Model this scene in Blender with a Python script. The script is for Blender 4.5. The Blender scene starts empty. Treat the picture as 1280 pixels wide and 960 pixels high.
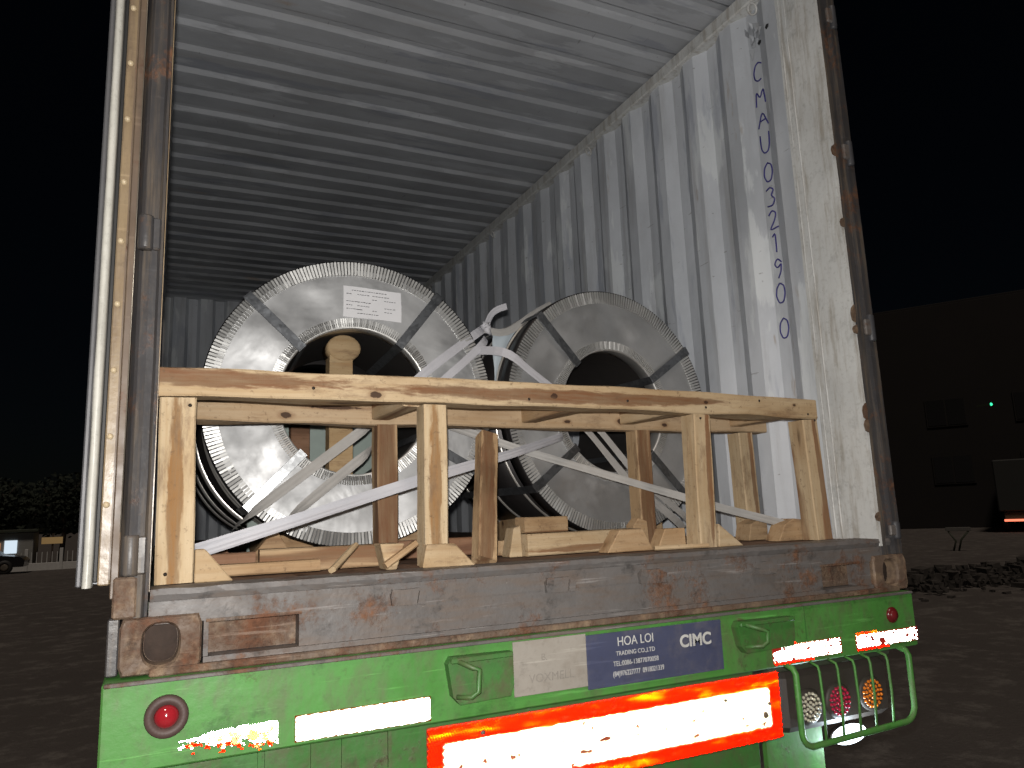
import bpy, math, random
from mathutils import Matrix, Vector, noise as mnoise

random.seed(7)
sc = bpy.context.scene
COL = sc.collection
R = math.radians

# ------------------------------------------------------------------ camera
CAM = Vector((0.06307, -1.83344, 0.30763))
RIGHT = Vector((0.90443235, -0.42493579, -0.0378377))
DOWN = Vector((0.03930277, 0.17130911, -0.98443308))
FWD = Vector((0.42480279, 0.888866, 0.17163865))
cd = bpy.data.cameras.new('camera')
cam = bpy.data.objects.new('camera', cd)
COL.objects.link(cam)
cam.matrix_world = Matrix(((RIGHT.x, -DOWN.x, -FWD.x, CAM.x), (RIGHT.y, -DOWN.y, -FWD.y, CAM.y),
                           (RIGHT.z, -DOWN.z, -FWD.z, CAM.z), (0, 0, 0, 1)))
cd.sensor_width = 36
cd.lens = 929.03 / 1280 * 36
cd.clip_start = 0.02
cd.clip_end = 2000
sc.camera = cam

# ------------------------------------------------------------------ night sky, faint yard light, phone flash
w = bpy.data.worlds.new('World')
sc.world = w
w.use_nodes = True
nt = w.node_tree
sky = nt.nodes.new('ShaderNodeTexSky')
sky.sky_type = 'NISHITA'
sky.sun_disc = False
sky.sun_elevation = R(62)
sky.sun_rotation = R(205)
nt.nodes['Background'].inputs['Strength'].default_value = 0.0004
nt.links.new(sky.outputs[0], nt.nodes['Background'].inputs[0])

sl = bpy.data.lights.new('yard_light', 'SUN')  # dim sun added to stand in for street lighting over the yard
sl.energy = 0.8
sl.angle = R(8)
sl.color = (1.0, 0.86, 0.74)
so = bpy.data.objects.new('yard_light', sl)
COL.objects.link(so)
so.rotation_euler = (R(28), 0, R(-25))

fl = bpy.data.lights.new('phone_flash', 'POINT')
fl.energy = 235
fl.color = (1.0, 0.965, 0.92)
fl.shadow_soft_size = 0.012
fo = bpy.data.objects.new('phone_flash', fl)
COL.objects.link(fo)
fo.location = CAM - RIGHT * 0.012 - DOWN * 0.05

vs = sc.view_settings
sc.display_settings.display_device = 'sRGB'
vs.view_transform = 'Standard'
vs.look = 'None'
vs.gamma = 1
vs.exposure = 0
vs.use_curve_mapping = False
sc.cycles.use_denoising = True
sc.cycles.max_bounces = 10
sc.cycles.glossy_bounces = 6
sc.cycles.diffuse_bounces = 4
sc.cycles.sample_clamp_indirect = 120

# ------------------------------------------------------------------ mesh helpers
WM = {}


class MB:
    def __init__(s):
        s.v, s.f, s.sm = [], [], []

    def quad(s, pts, smooth=False):
        i = len(s.v)
        s.v += [tuple(p) for p in pts]
        s.f.append(tuple(range(i, i + len(pts))))
        s.sm.append(smooth)

    def box(s, x0, x1, y0, y1, z0, z1, ch=0.0):
        if ch > 0:
            # box with chamfered edges: three nested rectangles
            i = len(s.v)
            for (d, z) in ((ch, z0), (0, z0 + ch), (0, z1 - ch), (ch, z1)):
                xa, xb, ya, yb = x0 + d, x1 - d, y0 + d, y1 - d
                c = ch if d == 0 else ch * .6
                s.v += [(xa + c, ya, z), (xb - c, ya, z), (xb, ya + c, z), (xb, yb - c, z),
                        (xb - c, yb, z), (xa + c, yb, z), (xa, yb - c, z), (xa, ya + c, z)]
            for k in range(3):
                for j in range(8):
                    a, b = i + k * 8 + j, i + k * 8 + (j + 1) % 8
                    s.f.append((a, b, b + 8, a + 8)); s.sm.append(False)
            s.f.append(tuple(i + 7 - j for j in range(8))); s.sm.append(False)
            s.f.append(tuple(i + 24 + j for j in range(8))); s.sm.append(False)
            return s
        i = len(s.v)
        s.v += [(x0, y0, z0), (x1, y0, z0), (x1, y1, z0), (x0, y1, z0), (x0, y0, z1), (x1, y0, z1), (x1, y1, z1), (x0, y1, z1)]
        for f in ((3, 2, 1, 0), (4, 5, 6, 7), (0, 1, 5, 4), (1, 2, 6, 5), (2, 3, 7, 6), (3, 0, 4, 7)):
            s.f.append(tuple(i + k for k in f)); s.sm.append(False)
        return s

    def prism(s, poly, y0, y1):
        """poly in (x,z), extruded along y; counter-clockwise seen from -y"""
        n = len(poly); i = len(s.v)
        s.v += [(p[0], y0, p[1]) for p in poly] + [(p[0], y1, p[1]) for p in poly]
        s.f.append(tuple(i + k for k in range(n))); s.sm.append(False)
        s.f.append(tuple(i + n + n - 1 - k for k in range(n))); s.sm.append(False)
        for k in range(n):
            a, b = k, (k + 1) % n
            s.f.append((i + a, i + n + a, i + n + b, i + b)); s.sm.append(False)
        return s

    def grid(s, P, nu, nv, closeu=False, smooth=True):
        i = len(s.v)
        for a in range(nu):
            for b in range(nv):
                s.v.append(tuple(P(a, b)))
        for a in range(nu if closeu else nu - 1):
            for b in range(nv - 1):
                a2 = (a + 1) % nu
                s.f.append((i + a * nv + b, i + a2 * nv + b, i + a2 * nv + b + 1, i + a * nv + b + 1)); s.sm.append(smooth)
        return s

    def tube(s, pts, r, n=8, closed=False, smooth=True):
        pts = [Vector(p) for p in pts]
        m = len(pts); i = len(s.v)
        nrm = None
        for k in range(m):
            if closed:
                t = (pts[(k + 1) % m] - pts[k - 1]).normalized()
            else:
                t = (pts[min(k + 1, m - 1)] - pts[max(k - 1, 0)]).normalized()
            if nrm is None:
                nrm = t.orthogonal().normalized()
            nrm = (nrm - t * nrm.dot(t)).normalized()
            bn = t.cross(nrm)
            rr = r[k] if isinstance(r, (list, tuple)) else r
            for j in range(n):
                a = 2 * math.pi * j / n
                s.v.append(tuple(pts[k] + (nrm * math.cos(a) + bn * math.sin(a)) * rr))
        for k in range(m if closed else m - 1):
            for j in range(n):
                a, b = i + k * n, i + ((k + 1) % m) * n
                s.f.append((a + j, a + (j + 1) % n, b + (j + 1) % n, b + j)); s.sm.append(smooth)
        if not closed:
            s.f.append(tuple(i + n - 1 - j for j in range(n))); s.sm.append(False)
            s.f.append(tuple(i + (m - 1) * n + j for j in range(n))); s.sm.append(False)
        return s

    def lathe(s, prof, n, c=(0, 0, 0), axis='y', smooth=True):
        """prof list of (r, h) ; axis y: h along +y"""
        i = len(s.v); m = len(prof)
        for j in range(n):
            a = 2 * math.pi * j / n
            for (r, h) in prof:
                if axis == 'y':
                    s.v.append((c[0] + r * math.cos(a), c[1] + h, c[2] + r * math.sin(a)))
                elif axis == 'x':
                    s.v.append((c[0] + h, c[1] + r * math.cos(a), c[2] + r * math.sin(a)))
                else:
                    s.v.append((c[0] + r * math.cos(a), c[1] + r * math.sin(a), c[2] + h))
        for j in range(n):
            j2 = (j + 1) % n
            for k in range(m - 1):
                s.f.append((i + j * m + k, i + j2 * m + k, i + j2 * m + k + 1, i + j * m + k + 1)); s.sm.append(smooth)
        return s

    def mesh(s, name):
        me = bpy.data.meshes.new(name)
        me.from_pydata(s.v, [], s.f)
        me.polygons.foreach_set('use_smooth', s.sm)
        me.update()
        return me

    def build(s, name, mat, parent=None, world=None):
        return link(name, s.mesh(name), mat, parent, world)


def link(name, me, mat, parent=None, world=None):
    o = bpy.data.objects.new(name, me)
    COL.objects.link(o)
    if mat is not None and len(me.materials) == 0:
        me.materials.append(mat)
    Wd = world if world is not None else Matrix()
    if parent is not None:
        o.parent = parent
        o.matrix_basis = WM[parent.name].inverted() @ Wd
    else:
        o.matrix_basis = Wd
    WM[o.name] = Wd.copy()
    return o


def tag(o, label=None, cat=None, group=None, kind=None):
    if label: o['label'] = label
    if cat: o['category'] = cat
    if group: o['group'] = group
    if kind: o['kind'] = kind
    return o


def thing(name, label, cat, loc=(0, 0, 0), group=None):
    o = bpy.data.objects.new(name, None)
    COL.objects.link(o)
    o.location = loc
    o.empty_display_size = .1
    WM[o.name] = Matrix.Translation(loc)
    return tag(o, label, cat, group)


def text_mesh(s, size, thick=0.0006, bold=0.0, align='CENTER', squeeze=1.0):
    cu = bpy.data.curves.new('lettering', 'FONT')
    cu.body = s
    cu.size = size
    cu.align_x = align
    cu.align_y = 'CENTER'
    cu.extrude = thick
    cu.offset = bold
    o = bpy.data.objects.new('lettering', cu)
    COL.objects.link(o)
    bpy.context.view_layer.update()
    me = bpy.data.meshes.new_from_object(o)
    bpy.data.objects.remove(o)
    bpy.data.curves.remove(cu)
    for v in me.vertices:
        v.co.x *= squeeze
    return me


# ------------------------------------------------------------------ material helpers
class NT:
    def __init__(s, name):
        s.m = bpy.data.materials.new(name)
        s.m.use_nodes = True
        s.t = s.m.node_tree
        s.b = s.t.nodes['Principled BSDF']
        s.out = s.t.nodes['Material Output']
        s._obj = None

    def n(s, typ, **kw):
        nd = s.t.nodes.new(typ)
        for k, v in kw.items():
            setattr(nd, k, v)
        return nd

    def put(s, sock, val):
        if isinstance(val, bpy.types.NodeSocket):
            s.t.links.new(val, sock)
        elif isinstance(val, (tuple, list)) and len(val) == 3 and sock.type == 'RGBA':
            sock.default_value = (*val, 1)
        else:
            sock.default_value = val

    def obj(s):
        if s._obj is None:
            s._obj = s.n('ShaderNodeTexCoord').outputs['Object']
        return s._obj

    def rnd(s):
        return s.n('ShaderNodeObjectInfo').outputs['Random']

    def map(s, scale=(1, 1, 1), loc=(0, 0, 0), vec=None, perobj=False):
        v = vec or s.obj()
        if perobj:
            a = s.n('ShaderNodeVectorMath', operation='MULTIPLY_ADD')
            k = s.n('ShaderNodeCombineXYZ')
            r = s.rnd()
            for i in range(3):
                s.t.links.new(r, k.inputs[i])
            s.put(a.inputs[0], k.outputs[0]); a.inputs[1].default_value = (37, 23, 51); s.put(a.inputs[2], v)
            v = a.outputs[0]
        mp = s.n('ShaderNodeMapping')
        mp.inputs['Scale'].default_value = scale
        mp.inputs['Location'].default_value = loc
        s.put(mp.inputs['Vector'], v)
        return mp.outputs[0]

    def noise(s, scale=5, detail=4, rough=.55, vec=None, dist=0.0):
        nd = s.n('ShaderNodeTexNoise')
        nd.inputs['Scale'].default_value = scale
        nd.inputs['Detail'].default_value = detail
        nd.inputs['Roughness'].default_value = rough
        nd.inputs['Distortion'].default_value = dist
        s.put(nd.inputs['Vector'], vec or s.obj())
        return nd.outputs[0]

    def vor(s, scale=5, vec=None, feature='F1'):
        nd = s.n('ShaderNodeTexVoronoi', feature=feature)
        nd.inputs['Scale'].default_value = scale
        s.put(nd.inputs['Vector'], vec or s.obj())
        return nd.outputs['Distance']

    def ramp(s, fac, a, b, lo=0.0, hi=1.0):
        nd = s.n('ShaderNodeMapRange', interpolation_type='SMOOTHSTEP')
        s.put(nd.inputs['Value'], fac)
        nd.inputs['From Min'].default_value = a
        nd.inputs['From Max'].default_value = b
        nd.inputs['To Min'].default_value = lo
        nd.inputs['To Max'].default_value = hi
        return nd.outputs[0]

    def math(s, op, a, b=0.0, c=0.0):
        nd = s.n('ShaderNodeMath', operation=op)
        s.put(nd.inputs[0], a); s.put(nd.inputs[1], b); s.put(nd.inputs[2], c)
        return nd.outputs[0]

    def mix(s, fac, a, b):
        nd = s.n('ShaderNodeMix', data_type='RGBA')
        s.put(nd.inputs[0], fac); s.put(nd.inputs[6], a); s.put(nd.inputs[7], b)
        return nd.outputs[2]

    def bump(s, h, strength=.3, dist=.01, normal=None):
        nd = s.n('ShaderNodeBump')
        nd.inputs['Strength'].default_value = strength
        nd.inputs['Distance'].default_value = dist
        s.put(nd.inputs['Height'], h)
        if normal is not None:
            s.put(nd.inputs['Normal'], normal)
        return nd.outputs[0]

    def set(s, color=None, rough=None, metal=None, normal=None, spec=None, **kw):
        b = s.b
        if color is not None: s.put(b.inputs['Base Color'], color)
        if rough is not None: s.put(b.inputs['Roughness'], rough)
        if metal is not None: s.put(b.inputs['Metallic'], metal)
        if normal is not None: s.put(b.inputs['Normal'], normal)
        if spec is not None: s.put(b.inputs['Specular IOR Level'], spec)
        for k, v in kw.items():
            s.put(b.inputs[k], v)
        return s.m


def paint(name, base, dirt, rust=None, rust_amt=.62, rough=.5, streak=(6, 6, .7), dirt_lo=.45, dirt_hi=.75, bump=.15, soft=.14, scuff=.25):
    t = NT(name)
    col = t.mix(t.ramp(t.noise(2.2, 5), .3, .75), base, tuple(c * .80 for c in base))
    st = t.noise(4, 7, .65, t.map(streak))
    col = t.mix(t.ramp(st, dirt_lo, dirt_hi, 0, .8), col, dirt)
    fine = t.noise(55, 5, .7)
    col = t.mix(t.ramp(fine, .5, .8, 0, .45), col, tuple(c * .55 for c in dirt))
    h = t.math('MULTIPLY', t.noise(60, 3), .5)
    rg = t.ramp(t.noise(12, 4), .3, .7, rough * .8, min(1, rough * 1.25))
    if rust:
        rn = t.math('ADD', t.noise(6, 9, .72), t.math('MULTIPLY_ADD', fine, .22, -.11))
        rm = t.ramp(rn, rust_amt, rust_amt + soft)
        rc = t.mix(t.ramp(t.noise(30, 5, .7), .3, .7), rust, tuple(c * .35 for c in rust))
        col = t.mix(rm, col, rc)
        rg = t.math('MAXIMUM', rg, t.ramp(rm, 0, 1, 0, .85))
        h = t.math('ADD', h, t.math('MULTIPLY', t.noise(90, 4, .7), t.math('MULTIPLY', rm, 1.2)))
    # long scuffs, dark blotches
    sf = t.noise(1, 5, .65, t.map((2.5, 45, 60), (3, 1, 9)))
    col = t.mix(t.ramp(sf, .60, .70, 0, scuff), col, tuple(min(.6, c * 1.9 + .03) for c in base))
    bl = t.noise(13, 7, .75, t.map((.8, 1, 1), (6, 2, 8)))
    col = t.mix(t.ramp(bl, .54, .70, 0, scuff * 1.3), col, tuple(c * .30 for c in base))
    h = t.math('ADD', h, t.math('MULTIPLY', bl, .9 * scuff))
    # bright nicks in the paint
    nk = t.ramp(t.noise(1, 3, .6, t.map((28, 28, 90), (4, 2, 7))), .74, .77, 0, .5)
    col = t.mix(nk, col, (.36, .33, .29))
    return t.set(color=col, rough=rg, normal=t.bump(h, bump, .004))


def plain(name, base, rough=.5, metal=0.0, var=.25, scale=20, bump=.1, **kw):
    t = NT(name)
    col = t.mix(t.noise(scale, 4, .6, t.map(perobj=True)), tuple(c * (1 - var) for c in base), tuple(min(1, c * (1 + var)) for c in base))
    return t.set(color=col, rough=rough, metal=metal, normal=t.bump(t.noise(scale * 5, 3), bump, .002), **kw)


def emis(name, col, strength):
    t = NT(name)
    return t.set(color=(.02, .02, .02), **{'Emission Color': col, 'Emission Strength': strength})


def wood(name, pale, heart, streaks=(), heart_lo=.60, hx=.9, knots=()):
    """sawn softwood; local x is the grain direction. streaks: (x, y, z, hx, hy, hz) heartwood patches in local metres"""
    t = NT(name)
    v = t.map((1, 1, 1), perobj=True)
    gr = t.noise(1, 6, .62, t.map((3.0, 75, 75), vec=v), .6)
    fine = t.noise(1, 3, .6, t.map((12, 320, 320), vec=v))
    blot = t.noise(3.2, 4, .6, t.map((1.0, 2.4, 2.4), vec=v))
    hm = t.ramp(t.noise(1, 4, .55, t.map((hx, 11, 11), vec=v), .4), heart_lo, heart_lo + .10)
    for (x, y, z, sx, sy, sz) in streaks:
        mp = t.n('ShaderNodeMapping', vector_type='TEXTURE')
        mp.inputs['Location'].default_value = (x, y, z)
        mp.inputs['Scale'].default_value = (sx, sy, sz)
        t.put(mp.inputs['Vector'], t.obj())
        ln = t.n('ShaderNodeVectorMath', operation='LENGTH')
        t.put(ln.inputs[0], mp.outputs[0])
        d = t.math('ADD', ln.outputs['Value'], t.math('MULTIPLY_ADD', t.noise(1, 7, .68, t.map((9, 55, 55))), 1.5, -.75))
        hm = t.math('MAXIMUM', hm, t.ramp(d, 1.05, .70))
    col = t.mix(t.ramp(gr, .35, .75, 0, .7), pale, tuple(c * k for c, k in zip(pale, (.80, .71, .60))))
    col = t.mix(t.ramp(blot, .40, .72, 0, .55), col, tuple(c * k for c, k in zip(pale, (.66, .56, .44))))
    edge = t.noise(1, 5, .65, t.map((5, 60, 60), vec=v))
    hcol = t.mix(t.ramp(edge, .3, .7), heart, tuple(c * .5 for c in heart))
    col = t.mix(t.math('MULTIPLY', hm, t.ramp(edge, .15, .8, 1.0, .55)), col, hcol)
    kn = t.ramp(t.math('ADD', t.vor(1, t.map((2.3, 10, 10), vec=v)), t.math('MULTIPLY', edge, .12)), .20, .13)
    kn2 = t.ramp(t.vor(1, t.map((2.3, 10, 10), vec=v)), .34, .12, 0, .5)
    col = t.mix(kn2, col, tuple(c * k for c, k in zip(pale, (.55, .42, .30))))
    col = t.mix(t.math('MULTIPLY', kn, .85), col, (.04, .018, .010))
    for (x, y, z, rx, rz) in knots:
        mp = t.n('ShaderNodeMapping', vector_type='TEXTURE')
        mp.inputs['Location'].default_value = (x, y, z)
        mp.inputs['Scale'].default_value = (rx, .12, rz)
        t.put(mp.inputs['Vector'], t.obj())
        ln = t.n('ShaderNodeVectorMath', operation='LENGTH')
        t.put(ln.inputs[0], mp.outputs[0])
        d = t.math('ADD', ln.outputs['Value'], t.math('MULTIPLY_ADD', t.noise(70, 4, .6), 1.0, -.5))
        col = t.mix(t.ramp(d, 1.9, .8, 0, .5), col, (.17, .085, .04))
        col = t.mix(t.ramp(d, .95, .75, 0, .9), col, (.035, .016, .010))
    sp = t.ramp(t.noise(60, 5, .75, v), .57, .72, 0, .7)
    col = t.mix(sp, col, (.13, .08, .045))
    grime = t.ramp(t.noise(6, 7, .72, t.map((1.2, 4, 4), (7, 7, 7), vec=v)), .50, .72, 0, .62)
    col = t.mix(grime, col, (.15, .088, .050))
    h = t.math('ADD', t.math('MULTIPLY', gr, .7), t.math('ADD', t.math('MULTIPLY', fine, .5), t.math('MULTIPLY', t.noise(1, 2, .5, t.map((260, 6, 6), vec=v)), .35)))
    return t.set(color=col, rough=.72, normal=t.bump(h, .5, .004), spec=.25)


# paints and metals
def wall_paint(name, base, vert=True):
    t = NT(name)
    S = (lambda a, b: (a, a, b)) if vert else (lambda a, b: (b, a, a))
    col = t.mix(t.ramp(t.noise(1.6, 6, .62, t.map(S(1.2, .6))), .32, .70), base, tuple(c * .72 for c in base))
    # brushed-on repair patches, upright and ragged
    p1 = t.noise(1, 6, .6, t.map(S(5.5, 1.3), (2, 5, 1)))
    col = t.mix(t.ramp(p1, .56, .60, 0, .5), col, tuple(min(.8, c * 1.25) for c in base))
    p2 = t.noise(1, 6, .62, t.map(S(6.0, 1.1), (9, 1, 4)))
    col = t.mix(t.ramp(p2, .57, .64, 0, .6), col, (base[0] * .60, base[1] * .62, base[2] * .68))
    g = t.noise(1, 7, .66, t.map(S(11, .8)))
    col = t.mix(t.ramp(g, .50, .80, 0, .6), col, (.25, .24, .23))
    rs = t.noise(1, 6, .7, t.map(S(16, .9), (1, 6, 2)))
    col = t.mix(t.ramp(rs, .66, .74, 0, .5), col, (.28, .20, .14))
    s2 = t.noise(1, 5, .6, t.map(S(7, 1.6), (3, 8, 1)))
    col = t.mix(t.ramp(s2, .66, .72, 0, .6), col, (.33, .26, .20))
    rm = t.ramp(t.noise(17, 6, .7), .73, .76)
    col = t.mix(rm, col, (.07, .04, .025))
    sc2 = t.ramp(t.noise(1, 3, .5, t.map((60, 7, 60))), .71, .73, 0, .5)
    col = t.mix(sc2, col, (.14, .13, .13))
    h = t.math('ADD', t.noise(2.6, 4), t.math('MULTIPLY', t.noise(70, 3), .05))
    rg = t.ramp(t.noise(5, 5, .65), .3, .7, .34, .55)
    return t.set(color=col, rough=rg, normal=t.bump(h, .4, .03), spec=.45)


M_WALL = wall_paint('container_white_paint', (.60, .63, .675))
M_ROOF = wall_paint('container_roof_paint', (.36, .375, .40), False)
M_POSTIN = paint('post_white_paint', (.62, .63, .62), (.30, .265, .215), (.10, .055, .035), .68, .5, (8, 8, 1.0), .44, .74)
M_SILL = paint('rusty_sill_steel', (.128, .119, .115), (.125, .095, .076), (.17, .080, .042), .515, .6, (1.5, 5, 7), .40, .70, .6, .16, .6)
M_CAST = paint('rusty_casting', (.125, .085, .060), (.25, .175, .11), (.15, .062, .03), .44, .7, (5, 5, 4), .45, .70, 1.0, .2, .6)
M_POST = paint('dark_weathered_post', (.052, .050, .052), (.16, .125, .09), (.19, .085, .04), .53, .42, (12, 12, .6), .45, .75, .4, .16)
M_RUSTB = paint('brown_hinge_angle', (.12, .085, .06), (.2, .14, .085), (.16, .07, .035), .55, .5, (9, 9, .9))
M_POSTSLOT = plain('dark_channel_steel', (.05, .05, .055), .5, .0)
M_GASKET = paint('white_door_gasket', (.52, .51, .46), (.26, .25, .22), (.2, .09, .04), .72, .45, (9, 9, .6))
M_RUBBER = plain('black_rubber', (.02, .02, .02), .6)
M_RETAIN = paint('beige_retainer', (.27, .20, .12), (.14, .10, .07), (.20, .10, .05), .64, .38, (9, 9, 1.0), .4, .7, .4)
M_HOLE = plain('shade_dark_hole', (.032, .019, .013), .85, 0, .7, 25, .9)  # rust brown darkened: shade inside the casting holes put into the colour
M_POSTSLOT2 = plain('silver_door_lip', (.10, .10, .105), .5, .2)
M_RIVET = plain('beige_rivet', (.46, .37, .24), .4)
M_GREEN = paint('green_trailer_paint', (.072, .245, .046), (.095, .135, .055), (.11, .07, .035), .60, .52, (5, 5, 2), .42, .75, .3, .14, .4)
M_GREEND = paint('dirty_green_paint', (.05, .17, .035), (.09, .085, .045), (.10, .055, .03), .58, .5, (5, 5, 3), .4, .7, .5)
M_UNDER = paint('trailer_underside', (.04, .05, .03), (.06, .05, .04), (.09, .05, .03), .62, .7)
M_FLOOR = wood('container_floorboard', (.16, .10, .07), (.09, .05, .035))
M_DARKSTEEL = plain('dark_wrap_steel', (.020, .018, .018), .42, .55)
M_BOLT = plain('worn_bolt', (.25, .22, .18), .4, .7)


def zinc(name, base, rough=.3, dark=False):
    t = NT(name)
    big = t.noise(3.4, 4, .5, t.map(perobj=True), .7)
    col = t.mix(t.ramp(big, .3, .7), base, tuple(c * .8 for c in base))
    spang = t.n('ShaderNodeTexVoronoi')
    spang.inputs['Scale'].default_value = 70
    t.put(spang.inputs['Vector'], t.obj())
    sp = t.n('ShaderNodeSeparateColor')
    t.put(sp.inputs[0], spang.outputs['Color'])
    col = t.mix(t.math('MULTIPLY', sp.outputs[0], .55 if dark else .10), col, tuple(c * (.22 if dark else .6) for c in base))
    h = t.math('ADD', t.math('MULTIPLY', t.noise(4.0, 3, .45, t.map(perobj=True), .9), 1.0), t.math('MULTIPLY', t.noise(18, 2), .05))
    sm = t.ramp(t.noise(5, 5, .6, t.map(perobj=True)), .35, .7, rough * .85, rough * 1.35)
    return t.set(color=col, rough=sm, metal=.80, normal=t.bump(h, .13, .05))


M_ZINC = zinc('galvanised_sheet', (.50, .505, .51), .52)
M_ZINC2 = zinc('galvanised_teeth', (.66, .66, .645), .48)
M_BAND = zinc('dark_steel_band', (.20, .21, .225), .42, True)
M_BANDSP = zinc('spangled_steel_band', (.62, .64, .66), .45, True)
M_HOOP = plain('bright_hoop_edge', (.62, .60, .56), .35, .8)
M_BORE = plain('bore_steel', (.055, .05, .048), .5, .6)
M_GAP = plain('dark_crimp_gap', (.09, .09, .09), .6, .5)

W_PALE = wood('pale_sawn_timber', (.49, .38, .245), (.20, .08, .03), [(.05, -.04, -.018, .30, .09, .012)], .58)
W_RAIL = wood('front_rail_timber', (.50, .385, .245), (.15, .052, .018),
              [(.02, -.04, .006, .62, .09, .024), (.34, -.04, .010, .40, .09, .016), (-1.02, -.04, .014, .46, .09, .026)], .66, .9,
              [(-.53, -.0375, -.012, .018, .010), (.02, -.0375, .006, .016, .010), (.60, -.0375, .008, .010, .006), (1.00, -.0375, .012, .008, .005)])
W_STREAK = wood('streaked_post_timber', (.53, .42, .275), (.25, .115, .03),
                [(-.03, -.04, .004, .30, .09, .019)], .66)
W_HEART = wood('heartwood_timber', (.45, .32, .19), (.13, .048, .02), [(0, -.04, .006, .50, .09, .028)], .55)
W_BROWN = wood('brown_offcut_timber', (.42, .295, .175), (.17, .075, .034), (), .54)
W_BRAIL = wood('knotty_back_rail_timber', (.43, .32, .205), (.19, .085, .038), (), .60, .9,
               [(-.79, -.035, -.014, .020, .010), (-.50, -.035, -.010, .017, .010), (.05, -.035, .002, .016, .008), (.19, -.035, -.012, .014, .007), (.42, -.035, -.006, .020, .011), (.62, -.035, -.014, .013, .008), (-.64, -.035, .014, .09, .006)])
W_BACK = wood('brace_timber', (.42, .31, .18), (.33, .19, .09), (), .68)
W_RED = wood('reddish_timber', (.28, .16, .10), (.15, .065, .035), (), .52)

M_STRAP = NT('white_webbing')
_wv = M_STRAP.noise(1, 2, .5, M_STRAP.map((12, 900, 900)))
M_STRAP = M_STRAP.set(color=M_STRAP.mix(M_STRAP.noise(9, 4), (.40, .40, .43), (.54, .54, .575)), rough=.55,
                      normal=M_STRAP.bump(_wv, .3, .002))
M_STRAPD = plain('grey_worn_webbing', (.34, .33, .315), .6, 0, .2)
M_FILM = NT('pale_plastic_film').set(color=(.60, .68, .74), rough=.3, **{'Transmission Weight': .0, 'Alpha': .75})
M_PAPER = plain('white_paper', (.72, .72, .74), .6, 0, .04)
M_PRINT = plain('dark_print', (.06, .06, .07), .6)
M_BLUEINK = plain('blue_marker_ink', (.035, .03, .19), .5)
M_SIGNW = paint('worn_white_plate', (.31, .285, .25), (.24, .21, .175), None, rough=.45, streak=(4, 4, 4))
M_SIGNB = paint('faded_blue_plate', (.062, .070, .125), (.10, .098, .125), None, rough=.45, streak=(4, 4, 4))
M_SIGNL = plain('pale_lettering', (.50, .50, .48), .5)
M_SIGNF = plain('ghost_lettering', (.235, .215, .19), .5)


def retro(name, col, gloss=.88, rough=.12, dirt=None, alt=None):
    t = NT(name)
    base = col
    if alt:
        col = t.mix(t.ramp(t.noise(1, 6, .7, t.map((5, 5, 38), (2, 0, 5))), .50, .66), base, alt)
    g = t.n('ShaderNodeBsdfGlossy')
    t.put(g.inputs['Color'], col)
    g.inputs['Roughness'].default_value = rough
    d = t.n('ShaderNodeBsdfDiffuse')
    t.put(d.inputs['Color'], tuple(c * .7 for c in base))
    mx = t.n('ShaderNodeMixShader')
    fac = gloss
    if dirt:
        fac = t.ramp(t.noise(1, 6, .7, t.map((26, 10, 60))), dirt, dirt + .10, gloss, .05)
    t.put(mx.inputs[0], fac)
    t.t.links.new(d.outputs[0], mx.inputs[1])
    t.t.links.new(g.outputs[0], mx.inputs[2])
    t.t.links.new(mx.outputs[0], t.out.inputs[0])
    return t.m


M_RETROW = retro('white_retroreflective_sheet', (.97, .97, .95))
M_RETROY = retro('yellow_retroreflective_sheet', (.985, .965, .84))
M_RETROR = retro('red_retroreflective_sheet', (.90, .10, .02), .80, .12, .57, (.93, .44, .06))  # orange patches put the red sheet's overexposed glow into its colour
M_REDV = plain('red_tape_edge', (.55, .03, .02), .4)
M_REDLENS = plain('red_lens', (.26, .012, .018), .12, 0, .1, 30, .05, **{'Coat Weight': .6})
M_DIMRED = plain('dull_red_lens', (.12, .01, .012), .25)
M_AMBER = plain('amber_lens', (.62, .16, .015), .10, 0, .1, 30, .05, **{'Coat Weight': .8})
M_REDLED = plain('red_led', (.40, .012, .05), .10, 0, .1, 30, .05, **{'Coat Weight': .8})
M_CLEARLED = plain('clear_led', (.60, .56, .45), .12, .4, .1, 30, .05, **{'Coat Weight': .8})
M_LAMPLIT = emis('lit_white_lamp', (.80, .92, 1.0), 7)
M_HOUSING = plain('dark_lamp_housing', (.045, .035, .03), .6)

# ------------------------------------------------------------------ ground
GZ = -1.40
t = NT('rough_yard_ground')
gc = t.mix(t.noise(.35, 6, .65), (.055, .047, .042), (.105, .090, .080))
gc = t.mix(t.ramp(t.noise(2.2, 7, .75), .48, .66), gc, (.15, .135, .12))
gc = t.mix(t.ramp(t.noise(45, 3, .7), .66, .74), gc, (.24, .22, .20))
M_GROUND = t.set(color=gc, rough=.9, normal=t.bump(t.noise(20, 6, .7), .6, .05))
g = MB()
N = 60
def gpt(a, b):
    def ax(i):
        q = (i / (N - 1)) * 2 - 1
        return math.copysign(abs(q) ** 2.6, q) * 600
    x, y = ax(a) + 2, ax(b) + 4
    d = math.hypot(x, y)
    return (x, y, GZ + (.012 * mnoise.noise(Vector((x * .6, y * .6, 0))) if d < 80 else 0))
g.grid(gpt, N, N)
tag(g.build('ground', M_GROUND), kind='structure')
# ================================================================== shipping container
ct = thing('shipping_container', 'white corrugated steel shipping container with open doors on green trailer', 'shipping container', (1.219, 3.0, 0))
FZ = .172          # floor level
RZ = 2.56          # roof underside
YB = 6.03          # front end wall


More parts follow.
